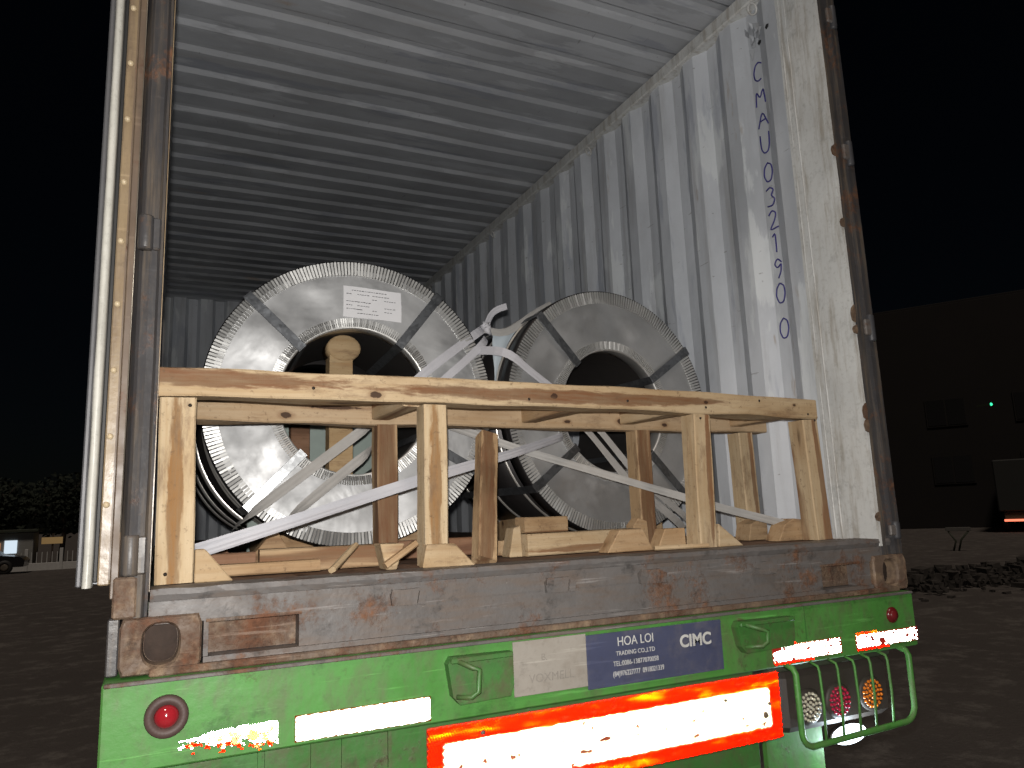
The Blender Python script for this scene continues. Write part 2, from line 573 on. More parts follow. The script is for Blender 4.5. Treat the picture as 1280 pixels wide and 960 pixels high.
def corr(length, pitch, flat_in, slope, depth, start=0.0):
    """list of (s, d): distance along, offset (0 inner .. depth outer)"""
    out = []
    s = start - pitch
    flat_out = pitch - flat_in - 2 * slope
    while s < length:
        out += [(s, depth), (s + flat_out, depth), (s + flat_out + slope, 0), (s + flat_out + slope + flat_in, 0)]
        s += pitch
    out = [(max(0, min(length, a)), d) for a, d in out]
    res = []
    for p in out:
        if not res or p[0] - res[-1][0] > 1e-4:
            res.append(p)
    return res


def corr_sheet(prof, P0, along, out, up, h, nz=10, wob=.0):
    mb = MB()
    P0, along, out, up = map(Vector, (P0, along, out, up))
    for k in range(len(prof) - 1):
        (a, d), (a2, d2) = prof[k], prof[k + 1]
        i = len(mb.v)
        for j in range(nz + 1):
            u = up * (h * j / nz)
            for (s_, q) in ((a, d), (a2, d2)):
                p = P0 + along * s_ + out * q + u
                n_ = mnoise.noise(p * 1.7) * wob + mnoise.noise(p * 5.1 + Vector((9, 3, 1))) * wob * .35
                mb.v.append(tuple(p + out * n_))
        for j in range(nz):
            mb.f.append((i + j * 2, i + j * 2 + 1, i + j * 2 + 3, i + j * 2 + 2)); mb.sm.append(False)
    return mb


# right side wall: inner faces x=2.358, outer 2.394
prof = corr(YB - .17, .272, .074, .066, .034, start=.272 - .10 + .024)
rw = corr_sheet(prof, (2.358, .17, FZ - .05), (0, 1, 0), (1, 0, 0), (0, 0, 1), RZ - FZ + .05, 14, .004).build('side_wall', M_WALL, ct)
lw = corr_sheet(corr(YB - .17, .272, .115, .034, .036), (.044, .17, FZ - .05), (0, 1, 0), (-1, 0, 0), (0, 0, 1), RZ - FZ + .05, 10, .004).build('side_wall', M_WALL, ct)
fw = corr_sheet(corr(2.4, .25, .11, .03, .04), (.02, YB, FZ - .05), (1, 0, 0), (0, 1, 0), (0, 0, 1), RZ - FZ + .1, 8, .004).build('front_wall', M_WALL, ct)
# roof: ribs run across
pr = corr(YB + .02, .1955, .112, .026, .017, start=.09)
rf = corr_sheet(pr, (.0, .02, RZ), (0, 1, 0), (0, 0, 1), (1, 0, 0), 2.438, 16, .006).build('roof', M_ROOF, ct)
# top side rails
for xa, xb in ((2.335, 2.43), (.004, .052)):
    rail = MB()
    for k in range(24):
        y0, y1 = .15 + k * (YB - .15) / 24, .15 + (k + 1) * (YB - .15) / 24
    rail.box(xa, xb, .15, YB - .002, 2.490, 2.557, .006)
    rail.build('top_rail', M_POSTIN, ct)
# lashing rings under the rail
for y in (.35, 1.75, 3.2, 4.7):
    ring = MB().tube([(2.352 - .012 * math.sin(a), y + .022 * math.cos(a), 2.462 + .022 * math.sin(a)) for a in [k * math.pi / 6 for k in range(12)]], .005, 6, True)
    ring.build('lashing_ring', M_POSTIN, ct)
# crumpled dented metal at the upper rear corner
cr = MB()
random.seed(21)
for k in range(16):
    y, z = .352 + random.gauss(0, .022), 2.335 + random.gauss(0, .035)
    q = []
    for c_ in range(4):
        a = c_ * 1.57 + random.uniform(-.4, .4)
        q.append((2.3535 - (random.uniform(.006, .026) if c_ in (1, 2) else .0), y + random.uniform(.012, .030) * math.cos(a), z + random.uniform(.012, .032) * math.sin(a)))
    cr.quad(q)
    cr.quad([(p[0] + .001, p[1], p[2]) for p in q[::-1]])
tag(cr.build('torn_lining', M_WALL, ct), 'crumpled torn paint and metal high on the wall')
for (y, z) in ((.335, 2.285), (.37, 2.30), (.33, 2.34), (.285, 2.33)):
    MB().prism([(0, -.010), (.012, -.004), (.014, .008), (.003, .012), (-.006, .002)], 0, .002).build('torn_hole', M_RUBBER, ct, Matrix.Translation((2.3525, y, z)) @ Matrix.Rotation(R(-90), 4, 'Z'))
random.seed(7)
# front header and rear header
MB().box(.1, 2.338, .02, .16, 2.47, 2.62, .004).build('door_header', M_POST, ct)
# floor of lengthwise boards
fl_ = MB().box(.05, 2.39, .09, YB - .01, .06, FZ - .030).build('floor', M_UNDER, ct)
bw = 2.30 / 14
fb = MB().box(-(YB - .14) / 2, (YB - .14) / 2, -bw / 2 + .002, bw / 2 - .002, -.014, .014, .003).mesh('floorboard')
fb.materials.append(M_FLOOR)
for k in range(14):
    link('floorboard', fb, None, fl_, Matrix.Translation((.07 + bw * (k + .5), .11 + (YB - .14) / 2, FZ - .0145)) @ Matrix.Rotation(R(90), 4, 'Z'))
# rear sill: stepped section with recessed pockets beside the castings
sill = MB()
def srow(z0, z1, y0, segs):
    for (a, b, dy) in segs:
        sill.box(a, b, y0 + dy, .105, z0, z1)
full = [(.166, 2.272, 0)]
pock = [(.166, .176, 0), (.176, .372, .05), (.372, 2.045, 0), (2.045, 2.215, .05), (2.215, 2.272, 0)]
srow(.003, .024, .004, full)
srow(.0241, .100, .012, pock)
srow(.1001, .148, .010, [(.0545, 2.338, 0)])
so_ = sill.build('rear_sill', M_SILL, ct)
for (xa, xb) in ((.1765, .3715), (2.0455, 2.2145)):
    MB().box(xa, xb, .058, .0615, .0245, .0995).build('pocket_back', M_CAST, so_)
    MB().box(xa - .006, xb + .006, .006, .0115, .0965, .1035).build('pocket_trim', M_CAST, so_)
# worn tread plate lip on the sill (uneven edge)
lip = MB()
nl = 90
lip.grid(lambda a, b: ((.056 + (2.326) * a / (nl - 1)),
                       [(.108), (.007 + .003 * mnoise.noise(Vector((a * .5, 3, 0)))), (.004 + .003 * mnoise.noise(Vector((a * .7, 7, 0)))), .010][b],
                       [FZ + .003, FZ + .002 + .003 * mnoise.noise(Vector((a * .4, 1, 0))), FZ - .010 + .004 * mnoise.noise(Vector((a * .9, 5, 0))), .1485][b]), nl, 4, False, False)
lip.build('tread_lip', M_SILL, so_)
lf = MB().box(.06, 2.38, -.012, .006, -.004, .0125, .003).build('bottom_flange', M_CAST, so_)
# dented cam keepers on the sill face
for (x, z) in ((.632, .112), (1.06, .110), (1.364, .112), (1.789, .108)):
    ck = MB()
    ck.prism([(x - .040, z - .016), (x + .040, z - .018), (x + .046, z + .014), (x + .03, z + .022), (x - .03, z + .020), (x - .044, z + .012)], -.002, .012)
    ck.prism([(x - .046, z + .006), (x - .026, z + .002), (x - .022, z + .022), (x - .042, z + .024)], -.012, -.0022)
    ck.prism([(x + .022, z - .014), (x + .040, z - .018), (x + .046, z + .010), (x + .028, z + .016)], -.011, -.0022)
    ck.build('cam_keeper', M_SILL, so_)


# corner castings with an oval hole
def casting(x0, sgn):
    mb = MB()
    cx, cz, rx, rz = (.081 if sgn > 0 else .081), .060, .036, .043
    n = 28
    xs0, xs1, z0, z1 = 0.0, .162, 0.0, .118
    outer, inner = [], []
    for k in range(n):
        a = 2 * math.pi * k / n
        ca, sa = math.cos(a), math.sin(a)
        s_ = min((.081) / max(abs(ca), 1e-6), (.059) / max(abs(sa), 1e-6))
        outer.append((.081 + ca * s_, .059 + sa * s_))
        inner.append((cx + rx * math.copysign(abs(ca) ** .75, ca), cz + rz * math.copysign(abs(sa) ** .75, sa)))
    X = lambda q: x0 + (q if sgn > 0 else .162 - q)
    rows = [([(o_[0], o_[1]) for o_ in outer], .175), ([(o_[0], o_[1]) for o_ in outer], .004),
            ([(o_[0] + (.081 - o_[0]) * .05, o_[1] + (.059 - o_[1]) * .06) for o_ in outer], -.002),
            ([(i_[0] + (i_[0] - cx) * .10, i_[1] + (i_[1] - cz) * .10) for i_ in inner], -.002), (inner, .006), ([(cx + (p[0] - cx) * .96, cz + (p[1] - cz) * .96) for p in inner], .045)]
    i = len(mb.v)
    for pts, y in rows:
        mb.v += [(X(p[0]), y + (.0015 * mnoise.noise(Vector((p[0] * 60, p[1] * 60, 1))) if y < .003 else 0), p[1]) for p in pts]
    for r_ in range(len(rows) - 1):
        for k in range(n):
            a, b = i + r_ * n + k, i + r_ * n + (k + 1) % n
            mb.f.append((a, b, b + n, a + n)); mb.sm.append(False)
    mb.f.append(tuple(i + 5 * n + k for k in range(n))); mb.sm.append(False)
    c_ = mb.build('corner_casting', M_CAST, ct)
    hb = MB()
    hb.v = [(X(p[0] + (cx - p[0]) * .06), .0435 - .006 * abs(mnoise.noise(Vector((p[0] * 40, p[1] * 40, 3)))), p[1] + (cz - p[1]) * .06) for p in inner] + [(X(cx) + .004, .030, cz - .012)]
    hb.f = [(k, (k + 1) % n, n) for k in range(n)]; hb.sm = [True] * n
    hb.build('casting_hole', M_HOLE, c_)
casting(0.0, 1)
MB().box(-.0235, -.0005, .02, .16, .0, .118, .003).build('side_skirt', M_POST, ct)
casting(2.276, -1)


# rear corner posts
def post(sg):
    """sg=+1: right post (x 2.33..2.438) ; -1: left mirrored about the container axis"""
    X = lambda q: q
    def pr(poly, z0, z1, mb):
        pts = list(poly)
        n = len(pts); i = len(mb.v)
        nz = 40
        for j in range(nz + 1):
            z = z0 + (z1 - z0) * j / nz
            mb.v += [(p[0] + .0018 * mnoise.noise(Vector((p[0] * 9, p[1] * 9, z * 7))), p[1] + .0012 * mnoise.noise(Vector((p[0] * 9, 5, z * 9))), z) for p in pts]
        for j in range(nz):
            for k in range(n):
                a, b = i + j * n + k, i + j * n + (k + 1) % n
                mb.f.append((a, b, b + n, a + n)); mb.sm.append(False)
        mb.f.append(tuple(i + n - 1 - k for k in range(n))); mb.sm.append(False)
        mb.f.append(tuple(i + nz * n + k for k in range(n))); mb.sm.append(False)
    m = MB()
    if sg > 0:
        pr([(2.338, .004), (2.352, .002), (2.354, .022), (2.398, .022), (2.400, .004), (2.434, .004), (2.438, .010), (2.438, .165), (2.338, .165)], .119, 2.62, m)
    else:
        pr([(-.006, .030), (.003, .010), (.010, .002), (.026, -.004), (.040, .000), (.046, .010), (.052, .012), (.054, .165), (-.006, .165)], .119, 2.62, m)
    p_ = m.build('corner_post', M_POST, ct)
    if sg > 0:
        # inner white plate of the post, seen from inside
        m = MB()
        pr([(2.326, .004), (2.3375, .003), (2.3375, .20), (2.352, .215), (2.352, .225), (2.330, .205)], .149, 2.60, m)
        m.build('post_inner_plate', M_POSTIN, p_)
        for (y, r_) in ((.160, .0055), (.190, .0045)):
            MB().tube([(2.3325 + .0015 * mnoise.noise(Vector((y * 50, z_ * 3, 0))), y + .002 * mnoise.noise(Vector((z_ * 2, y * 30, 4))), z_) for z_ in [.16 + .06 * q for q in range(40)]], r_, 6).build('post_bead', M_POSTIN, p_)
        for (z, ln) in ((.20, .06), (.93, .10), (1.62, .10), (2.2, .1)):
            MB().lathe([(.0, -ln / 2), (.013, -ln / 2), (.015, -ln / 2 + .006), (.015, ln / 2 - .006), (.013, ln / 2), (0, ln / 2)], 12, (2.414, .004, z), 'z').build('hinge', M_POSTSLOT, p_)
            MB().box(2.372, 2.402, -.010, .0035, z - ln * .3, z + ln * .3, .004).build('hinge_lug', M_SILL, p_)
        # rust flakes along the opening edge
        for z in (1.62, 1.33, .98, .92, .62, .57, .25):
            f_ = MB()
            hh = random.uniform(.012, .035)
            f_.prism([(2.318, z - hh), (2.332, z - hh * 1.3), (2.338, z), (2.334, z + hh * 1.2), (2.320, z + hh * .7), (2.314, z)], -.003, .0025)
            f_.build('rust_scab', M_CAST, p_)
    else:
        for (z, ln) in ((.250, .085), (.977, .080), (1.72, .08)):
            MB().lathe([(.0, -ln / 2), (.015, -ln / 2), (.017, -ln / 2 + .005), (.017, ln / 2 - .005), (.015, ln / 2), (0, ln / 2)], 14, (.014, -.012, z), 'z').build('hinge', M_POST, p_)
            MB().box(.022, .046, -.016, .0005, z - ln * .48, z + ln * .48, .004).build('hinge_lug', M_POST, p_)
    if sg < 0:
        MB().box(-.0225, -.0065, .012, .030, .16, 2.55, .002).build('hinge_angle', M_RUSTB, p_)
        MB().tube([(-.0075, .008, .30), (-.0075, .007, 1.2), (-.0075, .008, 2.5)], .0014, 5).build('worn_bead', M_BOLT, p_)
        MB().box(-.016, .030, -.008, .02, .119, .205, .004).build('hinge_foot', M_CAST, p_)
    return p_
post(1)
post(-1)
# bright worn inner edge strip on the left opening
MB().box(.0528, .0546, .0105, .16, .17, 2.5).build('worn_edge', M_RETAIN, ct)


# doors folded back along the sides: seen by their hinge edge
def door(sg):
    if sg > 0:
        return MB().box(2.446, 2.50, .17, 1.28, .19, 2.45, .004).build('door', M_WALL, ct)
    root = MB().box(-.089, -.026, .075, 1.20, .19, 2.45, .004).build('door', M_WALL, ct)
    MB().box(-.0885, -.0775, .032, .0748, .187, 2.453, .003).build('door_lip', M_POSTSLOT2, root)
    gk = MB()
    nzg = 60
    prof_ = [(-.0775, .060), (-.0765, .030), (-.071, .022), (-.062, .024), (-.0585, .034), (-.058, .0748)]
    gk.grid(lambda a, b: (prof_[b][0] + .0012 * mnoise.noise(Vector((b, a * .31, 2))), prof_[b][1], .185 + (2.27) * a / (nzg - 1)), nzg, len(prof_))
    gk.quad([(p[0], p[1], .185) for p in prof_])
    gk.build('gasket', M_GASKET, root)
    MB().box(-.0575, -.0485, .046, .0748, .195, 2.445, .002).build('rubber_seal', M_RUBBER, root)
    st = MB().box(-.0480, -.0240, .034, .0748, .188, 2.44, .003).build('retainer_strip', M_RETAIN, root)
    MB().box(-.0275, -.0242, .029, .0338, .20, 2.44).build('strip_edge', M_RUSTB, st)
    for z in (.36, .51, .66, .815, .967, 1.113, 1.274, 1.421, 1.57, 1.72, 1.87):
        MB().lathe([(0, -.0065), (.004, -.006), (.0065, -.003), (.0072, .0), (.0072, .003)], 10, (-.0385, .034, z)).build('rivet', M_RIVET, st)
    return root
door(-1)
door(1)

# marker lettering on the right wall, one stroke shape per character
GL = {
 'C': [[(.9, .85), (.6, 1), (.25, .9), (.05, .55), (.1, .2), (.4, 0), (.75, .05)]],
 'M': [[(.0, 0), (.1, 1), (.45, .35), (.85, 1), (.95, 0)]],
 'A': [[(.0, 0), (.5, 1), (1, 0)], [(.2, .38), (.82, .38)]],
 'U': [[(.05, 1), (.05, .3), (.3, 0), (.7, 0), (.9, .3), (.95, 1)]],
 '0': [[(.5, 1), (.15, .8), (.05, .4), (.3, .02), (.7, .05), (.92, .45), (.85, .85), (.5, 1)]],
 '3': [[(.1, .9), (.5, 1), (.85, .8), (.5, .56), (.9, .32), (.6, .02), (.1, .08)]],
 '2': [[(.1, .78), (.45, 1), (.85, .78), (.6, .4), (.05, .02), (.95, .05)]],
 '1': [[(.25, .82), (.55, 1), (.52, 0)]],
 '9': [[(.85, .75), (.5, 1), (.15, .75), (.45, .5), (.85, .72), (.75, .3), (.45, 0)]],
}
zs = [2.162, 2.045, 1.943, 1.828, 1.694, 1.584, 1.482, 1.382, 1.269, 1.161, 1.012]
for ch, z in zip('CMAU0321900', zs):
    mb = MB()
    hh, ww = (.074 if ch in 'MA' else .086), .056
    yc = .357
    for st in GL[ch]:
        pts = []
        for k in range(len(st) - 1):
            for q in range(4):
                u = q / 4
                pts.append((st[k][0] * (1 - u) + st[k + 1][0] * u, st[k][1] * (1 - u) + st[k + 1][1] * u))
        pts.append(st[-1])
        # soften the polyline
        for _ in range(2):
            pts = [pts[0]] + [((pts[i - 1][0] + 2 * pts[i][0] + pts[i + 1][0]) / 4, (pts[i - 1][1] + 2 * pts[i][1] + pts[i + 1][1]) / 4) for i in range(1, len(pts) - 1)] + [pts[-1]]
        mb.tube([(2.3545 , yc + ww * (.5 - a), z + hh * (b - .5)) for a, b in pts], .0031, 5)
    mb.build('painted_character', M_BLUEINK, rw)

# tan scuffs on the wall
for (y0, y1, z0, z1) in ((.470, .500, 1.02, 1.24), (.205, .232, 1.02, 1.2)):
    mb = MB()
    n_ = 10
    mb.grid(lambda a, b: (2.3535 if y0 > .3 else 2.3515, (y0 if b == 0 else y1) + .004 * mnoise.noise(Vector((a * 1.3, b * 9, y0 * 50))), z0 + (z1 - z0) * a / (n_ - 1)), n_, 2)

# ================================================================== semi-trailer
tr = thing('semi_trailer', 'green semi-trailer rear with glowing reflective tape under the container', 'trailer', (1.2, 0, GZ))
beam = MB().box(-.026, 2.412, -.030, .12, -.182, -.0045, .004).build('rear_beam', M_GREEN, tr)
MB().box(-.022, 2.408, -.036, .10, -.0125, -.0046, .0015).build('deck_edge', M_SILL, beam)
MB().box(1.905, 1.908, -.0322, -.029, -.125, -.014).build('weld_seam', M_GREEND, beam)
# lower cross member and chassis
MB().box(.0, 1.72, .012, .10, -.62, -.183, .004).build('lower_plate', M_GREEND, tr)
for x in (.285, .30, .40, .47, .58):
    MB().box(x, x + .008, .004, .0118, -.60, -.19).build('stiffener', M_GREEND, tr)
for x in (.72, 1.62):
    MB().box(x, x + .12, .13, 6.4, -.55, -.19, .004).build('chassis_rail', M_UNDER, tr)
for y in (.9, 2.2, 3.5, 4.8, 6.2):
    MB().box(.02, 2.38, y, y + .12, -.17, -.01).build('cross_member', M_UNDER, tr)
for y in (1.3, 2.6):
    MB().lathe([(0, .10), (.06, .10), (.06, 2.34), (0, 2.34)], 12, (0, y, -.9), 'x').build('axle', M_UNDER, tr)
    for x in (.02, 1.98):
        wh = MB().lathe([(.28, .0), (.44, .0), (.49, .03), (.50, .10), (.50, .28), (.49, .36), (.44, .39), (.28, .39)], 36, (x, y, -.9), 'x').build('tyre', M_RUBBER, tr)
        MB().lathe([(.0, .06), (.12, .05), (.14, .1), (.25, .12), (.279, .02), (.279, .37), (.2, .34), (0, .33)], 24, (x, y, -.9), 'x').build('rim', M_UNDER, wh)
# twist-lock brackets with a bent steel loop
def bracket(x0, x1, z0, z1, dp):
    b_ = MB()
    b_.prism([(x0, z1 - .012), (x0 + .012, z0 + .02), (x0 + .03, z0), (x1 - .01, z0 + .004), (x1, z0 + .03), (x1, z1), (x0 + .01, z1 + .003)][::1], -.030 - dp * .55, -.0302)
    o_ = b_.build('lock_bracket', M_GREEND, tr)
    xm = x0 + (x1 - x0) * .30
    y = -.030 - dp * .55
    MB().tube([(x0 + .02, y - .004, z1 - .004), (xm, y - .03, z1 - .020), (xm + .016, y - .034, z1 - .026), (xm + .012, y - .034, z0 + .032),
               (xm - .006, y - .032, z0 + .022), (x0 + .02, y - .004, z0 + .020)], .0065, 6).build('steel_loop', M_GREEND, o_)
    MB().box(x0 + .005, x1 - .005, y - .012, y - .0003, z1 - .010, z1 + .002, .002).build('bracket_lip', M_GREEND, o_)
    return o_
bracket(.712, .886, -.142, -.034, .05)
bracket(1.612, 1.835, -.122, -.034, .05)
# round red marker lamp, left
ml = MB().lathe([(.0, -.004), (.024, -.004), (.0245, -.012), (.040, -.014), (.043, -.006), (.043, .0)], 28, (.097, -.030, -.081)).build('marker_lamp', plain('brown_rubber_bezel', (.06, .035, .03), .6), tr)
MB().lathe([(.0, -.021), (.010, -.020), (.019, -.015), (.024, -.006), (.024, -.003)], 24, (.097, -.030, -.081)).build('lens', M_REDLENS, ml)
ml2 = MB().lathe([(0, -.010), (.018, -.010), (.026, -.004), (.026, 0)], 18, (2.300, -.030, -.074)).build('marker_lamp', M_DIMRED, tr)
MB().lathe([(.0, -.018), (.012, -.016), (.017, -.0101)], 14, (2.300, -.030, -.074)).build('lens', M_DIMRED, ml2)


# ---- retroreflective sheeting: real cube-corner cells
def cells(x0, x1, z0, z1, y, c=.0030, cant=0.0, keep=None):
    wv = Vector((0, -1, 0))
    ax = Matrix.Rotation(-R(cant), 3, 'Z') @ wv       # canted towards -x for positive cant
    u = Vector((0, 0, 1)).cross(ax).normalized()
    v = Vector((0, 0, 1))
    es = []
    for k in range(3):
        ph = R(90 + 120 * k)
        es.append(ax / math.sqrt(3) + (u * math.cos(ph) + v * math.sin(ph)) * math.sqrt(2 / 3))
    es = [e * (c / e.dot(wv)) for e in es]
    d1, d2 = es[0] - es[1], es[1] - es[2]
    mb = MB()
    O = Vector(((x0 + x1) / 2, y, (z0 + z1) / 2))
    W_, H_ = (x1 - x0) / 2, (z1 - z0) / 2
    det = d1.x * d2.z - d1.z * d2.x
    mi = max(abs((sx * W_ * d2.z - sz * H_ * d2.x) / det) for sx in (-1, 1) for sz in (-1, 1))
    for i in range(-int(mi) - 2, int(mi) + 3):
        # the run of j that stays inside the height
        ja, jb = sorted(((-H_ - i * d1.z) / d2.z, (H_ - i * d1.z) / d2.z))
        for j in range(int(ja) - 2, int(jb) + 3):
            p = d1 * i + d2 * j
            if abs(p.x) > W_ or abs(p.z) > H_:
                continue
            q = O + p
            if keep and not keep(q.x, q.z):
                continue
            for a in range(3):
                b = (a + 1) % 3
                mb.quad((q, q + es[a], q + es[a] + es[b], q + es[b]))
    return mb


def tape(x0, x1, z0, z1, cant, keep=None, red=None, label=None):
    bk = MB().box(x0 - .002, x1 + .002, -.0322, -.0302, z0 - .002, z1 + .002)
    o_ = bk.build('reflective_tape', M_REDV if red else M_GREEN, tr)
    cells(x0, x1, z0, z1, -.0325, .0014, cant, keep).build('reflective_cells', M_RETROW, o_)
    o_.data.materials[0] = M_REDV if red else M_RETROR
    return o_
def nz(x, z, s=60, k=0): return mnoise.fractal(Vector((x * s, z * s * 1.6, k)), 1.0, 2.0, 4)
# worn left tape: torn away towards its lower left
def keep_l(x, z):
    f = (x - .12) / .20
    low = -.176 + .030 * max(0, 1 - f * 1.15) ** .8
    top = -.120 - .014 * max(0, 1 - f * 1.8)
    n_ = nz(x, z, 45) * .012
    if z > top + n_ * .4: return False
    if z < low + .012 + n_ * 1.3: return nz(x, z, 70, 3) > .28 and z > low - .004
    return True
cells(.118, .322, -.174, -.121, -.0318, .0014, 5, keep_l).build('reflective_tape', M_RETROW, tr)
cells(.135, .315, -.176, -.122, -.0312, .0014, 5, lambda x, z: keep_l(x, z + .010) and nz(x, z, 50, 9) > .0).build('reflective_tape_remnant', M_RETROR, tr)
tape(.360, .673, -.1715, -.1195, 10)
tape(1.764, 2.050, -.166, -.1215, 25, lambda x, z: nz(x, z, 60, 5) > -.42 and not (x < 1.80 and z > -.134), True)
tape(2.120, 2.410, -.163, -.1225, 25, lambda x, z: nz(x, z, 60, 8) > -.45 and not (x > 2.23 and x < 2.25 and z < -.14), True)
for (x0, x1, z) in ((1.764, 1.93, -.166), (2.12, 2.27, -.163)):
    cells(x0, x1, z - .008, z - .001, -.0318, .0013, 25).build('reflective_tape_edge', M_RETROR, tr)
cells(1.764, 1.86, -.1205, -.1135, -.0318, .0013, 25).build('reflective_tape_edge', M_RETROR, tr)
cells(2.12, 2.22, -.1215, -.1150, -.0318, .0013, 25).build('reflective_tape_edge', M_RETROR, tr)

# big rear marking board
pb = MB().box(.660, 1.762, -.046, -.0362, -.372, -.186, .003).build('marking_board', plain('board_backing', (.35, .05, .02), .5), tr)
IN = (.70, 1.720, -.335, -.226)
def in_c(x, z):
    e = .004 * mnoise.noise(Vector((x * 40, z * 40, 2)))
    return IN[0] + e < x < IN[1] + e and IN[2] + e < z < IN[3] + e
cells(.662, 1.76, -.370, -.188, -.0465, .0018, 20, lambda x, z: not in_c(x, z)).build('red_border', M_RETROR, pb)
cells(IN[0], IN[1], IN[2], IN[3], -.0475, .0018, 20, lambda x, z: in_c(x, z) and nz(x, z, 30, 4) > -.62).build('yellow_centre', M_RETROY, pb)
for (x, z, r_) in ((1.695, -.300, .010), (1.712, -.270, .006), (1.55, -.240, .005), (.80, -.214, .006)):
    MB().lathe([(0, -.006), (r_ * .7, -.005), (r_, .0)], 9, (x, -.0520, z)).build('rivet', M_CAST, pb)

# name plate
pl = MB().box(.897, 1.1125, -.0345, -.0302, -.150, -.0165, .001).build('name_plate', M_SIGNW, tr)
pbp = MB().box(1.1127, 1.571, -.0350, -.0302, -.160, -.0215, .001).build('blue_panel', M_SIGNB, pl)
FACE = Matrix.Rotation(R(90), 4, 'X')
def put_text(s, x, z, size, mat, par, y=-.0353, bold=0.0, sq=1.0):
    link('lettering', text_mesh(s, size, .0005, bold, squeeze=sq), mat, par, Matrix.Translation((x, y, z)) @ FACE)
put_text('HOA LOI', 1.270, -.048, .034, M_SIGNL, pbp, sq=.88)
put_text('TRADING CO.,LTD', 1.268, -.078, .0165, M_SIGNL, pbp, sq=.92)
put_text('TEL:0086-13877070058', 1.268, -.104, .0180, M_SIGNL, pbp, sq=.86)
put_text('(84)976227777  0918021339', 1.275, -.130, .0190, M_SIGNL, pbp, sq=.76)
put_text('CIMC', 1.475, -.070, .046, M_SIGNL, pbp, bold=.0014)
put_text('VOXMELL', 1.005, -.112, .030, M_SIGNF, pl, y=-.0347, sq=1.0)
put_text('B.', .985, -.062, .024, M_SIGNF, pl, y=-.0347)

# tail lamp cluster behind a tubular guard
hs = MB().box(1.845, 2.325, .030, .12, -.400, -.215, .02).build('lamp_housing', M_HOUSING, tr)
MB().box(1.80, 2.34, .028, .10, -.214, -.1825, .004).build('housing_bracket', M_UNDER, tr)
for (x, z, mat, nm) in ((1.948, -.328, M_CLEARLED, 'clear round reversing lamp cluster'), (2.078, -.327, M_REDLED, 'red round brake lamp cluster'), (2.228, -.323, M_AMBER, 'amber round turn signal cluster')):
    d_ = MB().lathe([(0, -.004), (.050, -.004), (.056, .002), (.056, .010)], 28, (x, .027, z)).build('tail_lamp', M_HOUSING, tr)
    d_['label'] = nm
    led = MB()
    for rr, n_ in ((0, 1), (.0135, 6), (.027, 12), (.0405, 18)):
        for k in range(n_):
            a = 2 * math.pi * k / max(n_, 1) + rr * 30
            led.lathe([(0, -.0065), (.0028, -.006), (.0050, -.0035), (.0056, .0)], 8, (x + rr * math.cos(a), .0225, z + rr * math.sin(a)))
    tag(led.build('led_lenses', mat, d_), kind='stuff')
def arc(c, r, a0, a1, y, n=6):
    return [(c[0] + r * math.cos(R(a0 + (a1 - a0) * k / n)), y, c[1] + r * math.sin(R(a0 + (a1 - a0) * k / n))) for k in range(n + 1)]
cy_ = -.060
gpts = [(1.815, -.02, -.178), (1.817, cy_ + .008, -.186), (1.818, cy_, -.20)] + arc((1.866, -.366), .045, 180, 262, cy_) + arc((2.268, -.350), .050, 278, 360, cy_) + [(2.318, cy_, -.20), (2.318, cy_ + .008, -.186), (2.318, -.02, -.178)]
gd = MB().tube(gpts, .0095, 9).build('lamp_guard', M_GREEN, tr)
for k, (x, xb, zb) in enumerate(((1.915, 1.915, -.408), (1.992, 1.990, -.405), (2.066, 2.064, -.404), (2.137, 2.135, -.402), (2.216, 2.214, -.400))):
    MB().tube([(x, -.02, -.180), (x, cy_ + .004, -.190), (x, cy_, -.205), ((x + xb) / 2 + .003, cy_ - .002, -.30), (xb, cy_, zb)], .0042, 7).build('guard_bar', M_GREEN, gd)
# mudguard and lit lamp under it
fd = MB()
fd.grid(lambda a, b: (1.80 + (.0 if b == 0 else .235), .07 + [0, .0, .010, .03, .06][a], [-.75, -.33, -.275, -.255, -.25][a]), 5, 2)
fd.box(1.80, 1.96, .074, .09, -.8, -.33)
fd.build('mudguard', M_GREEN, tr)
MB().box(1.963, 2.05, .10, .115, -.80, -.395).build('mudguard_flange', M_GREEN, tr)
wl = MB().lathe([(0, .05), (.03, .05), (.07, .03), (.092, .004), (.092, .0), (.0, .0)], 24, (0, 0, 0)).build('work_lamp', M_HOUSING, tr, Matrix.Translation((2.205, .115, -.468)) @ Matrix.Diagonal((.92, 1, .36, 1)))
MB().lathe([(0, -.022), (.04, -.018), (.075, -.008), (.088, -.001)], 24).build('lens', M_LAMPLIT, wl, Matrix.Translation((2.205, .115, -.468)) @ Matrix.Diagonal((.92, 1, .36, 1)))

wll = bpy.data.lights.new('work_lamp_light', 'POINT')
wll.energy = 4
wll.color = (.75, .9, 1.0)
wll.shadow_soft_size = .03
wlo = bpy.data.objects.new('work_lamp_light', wll)
COL.objects.link(wlo)
wlo.location = (2.14, .03, -.475)

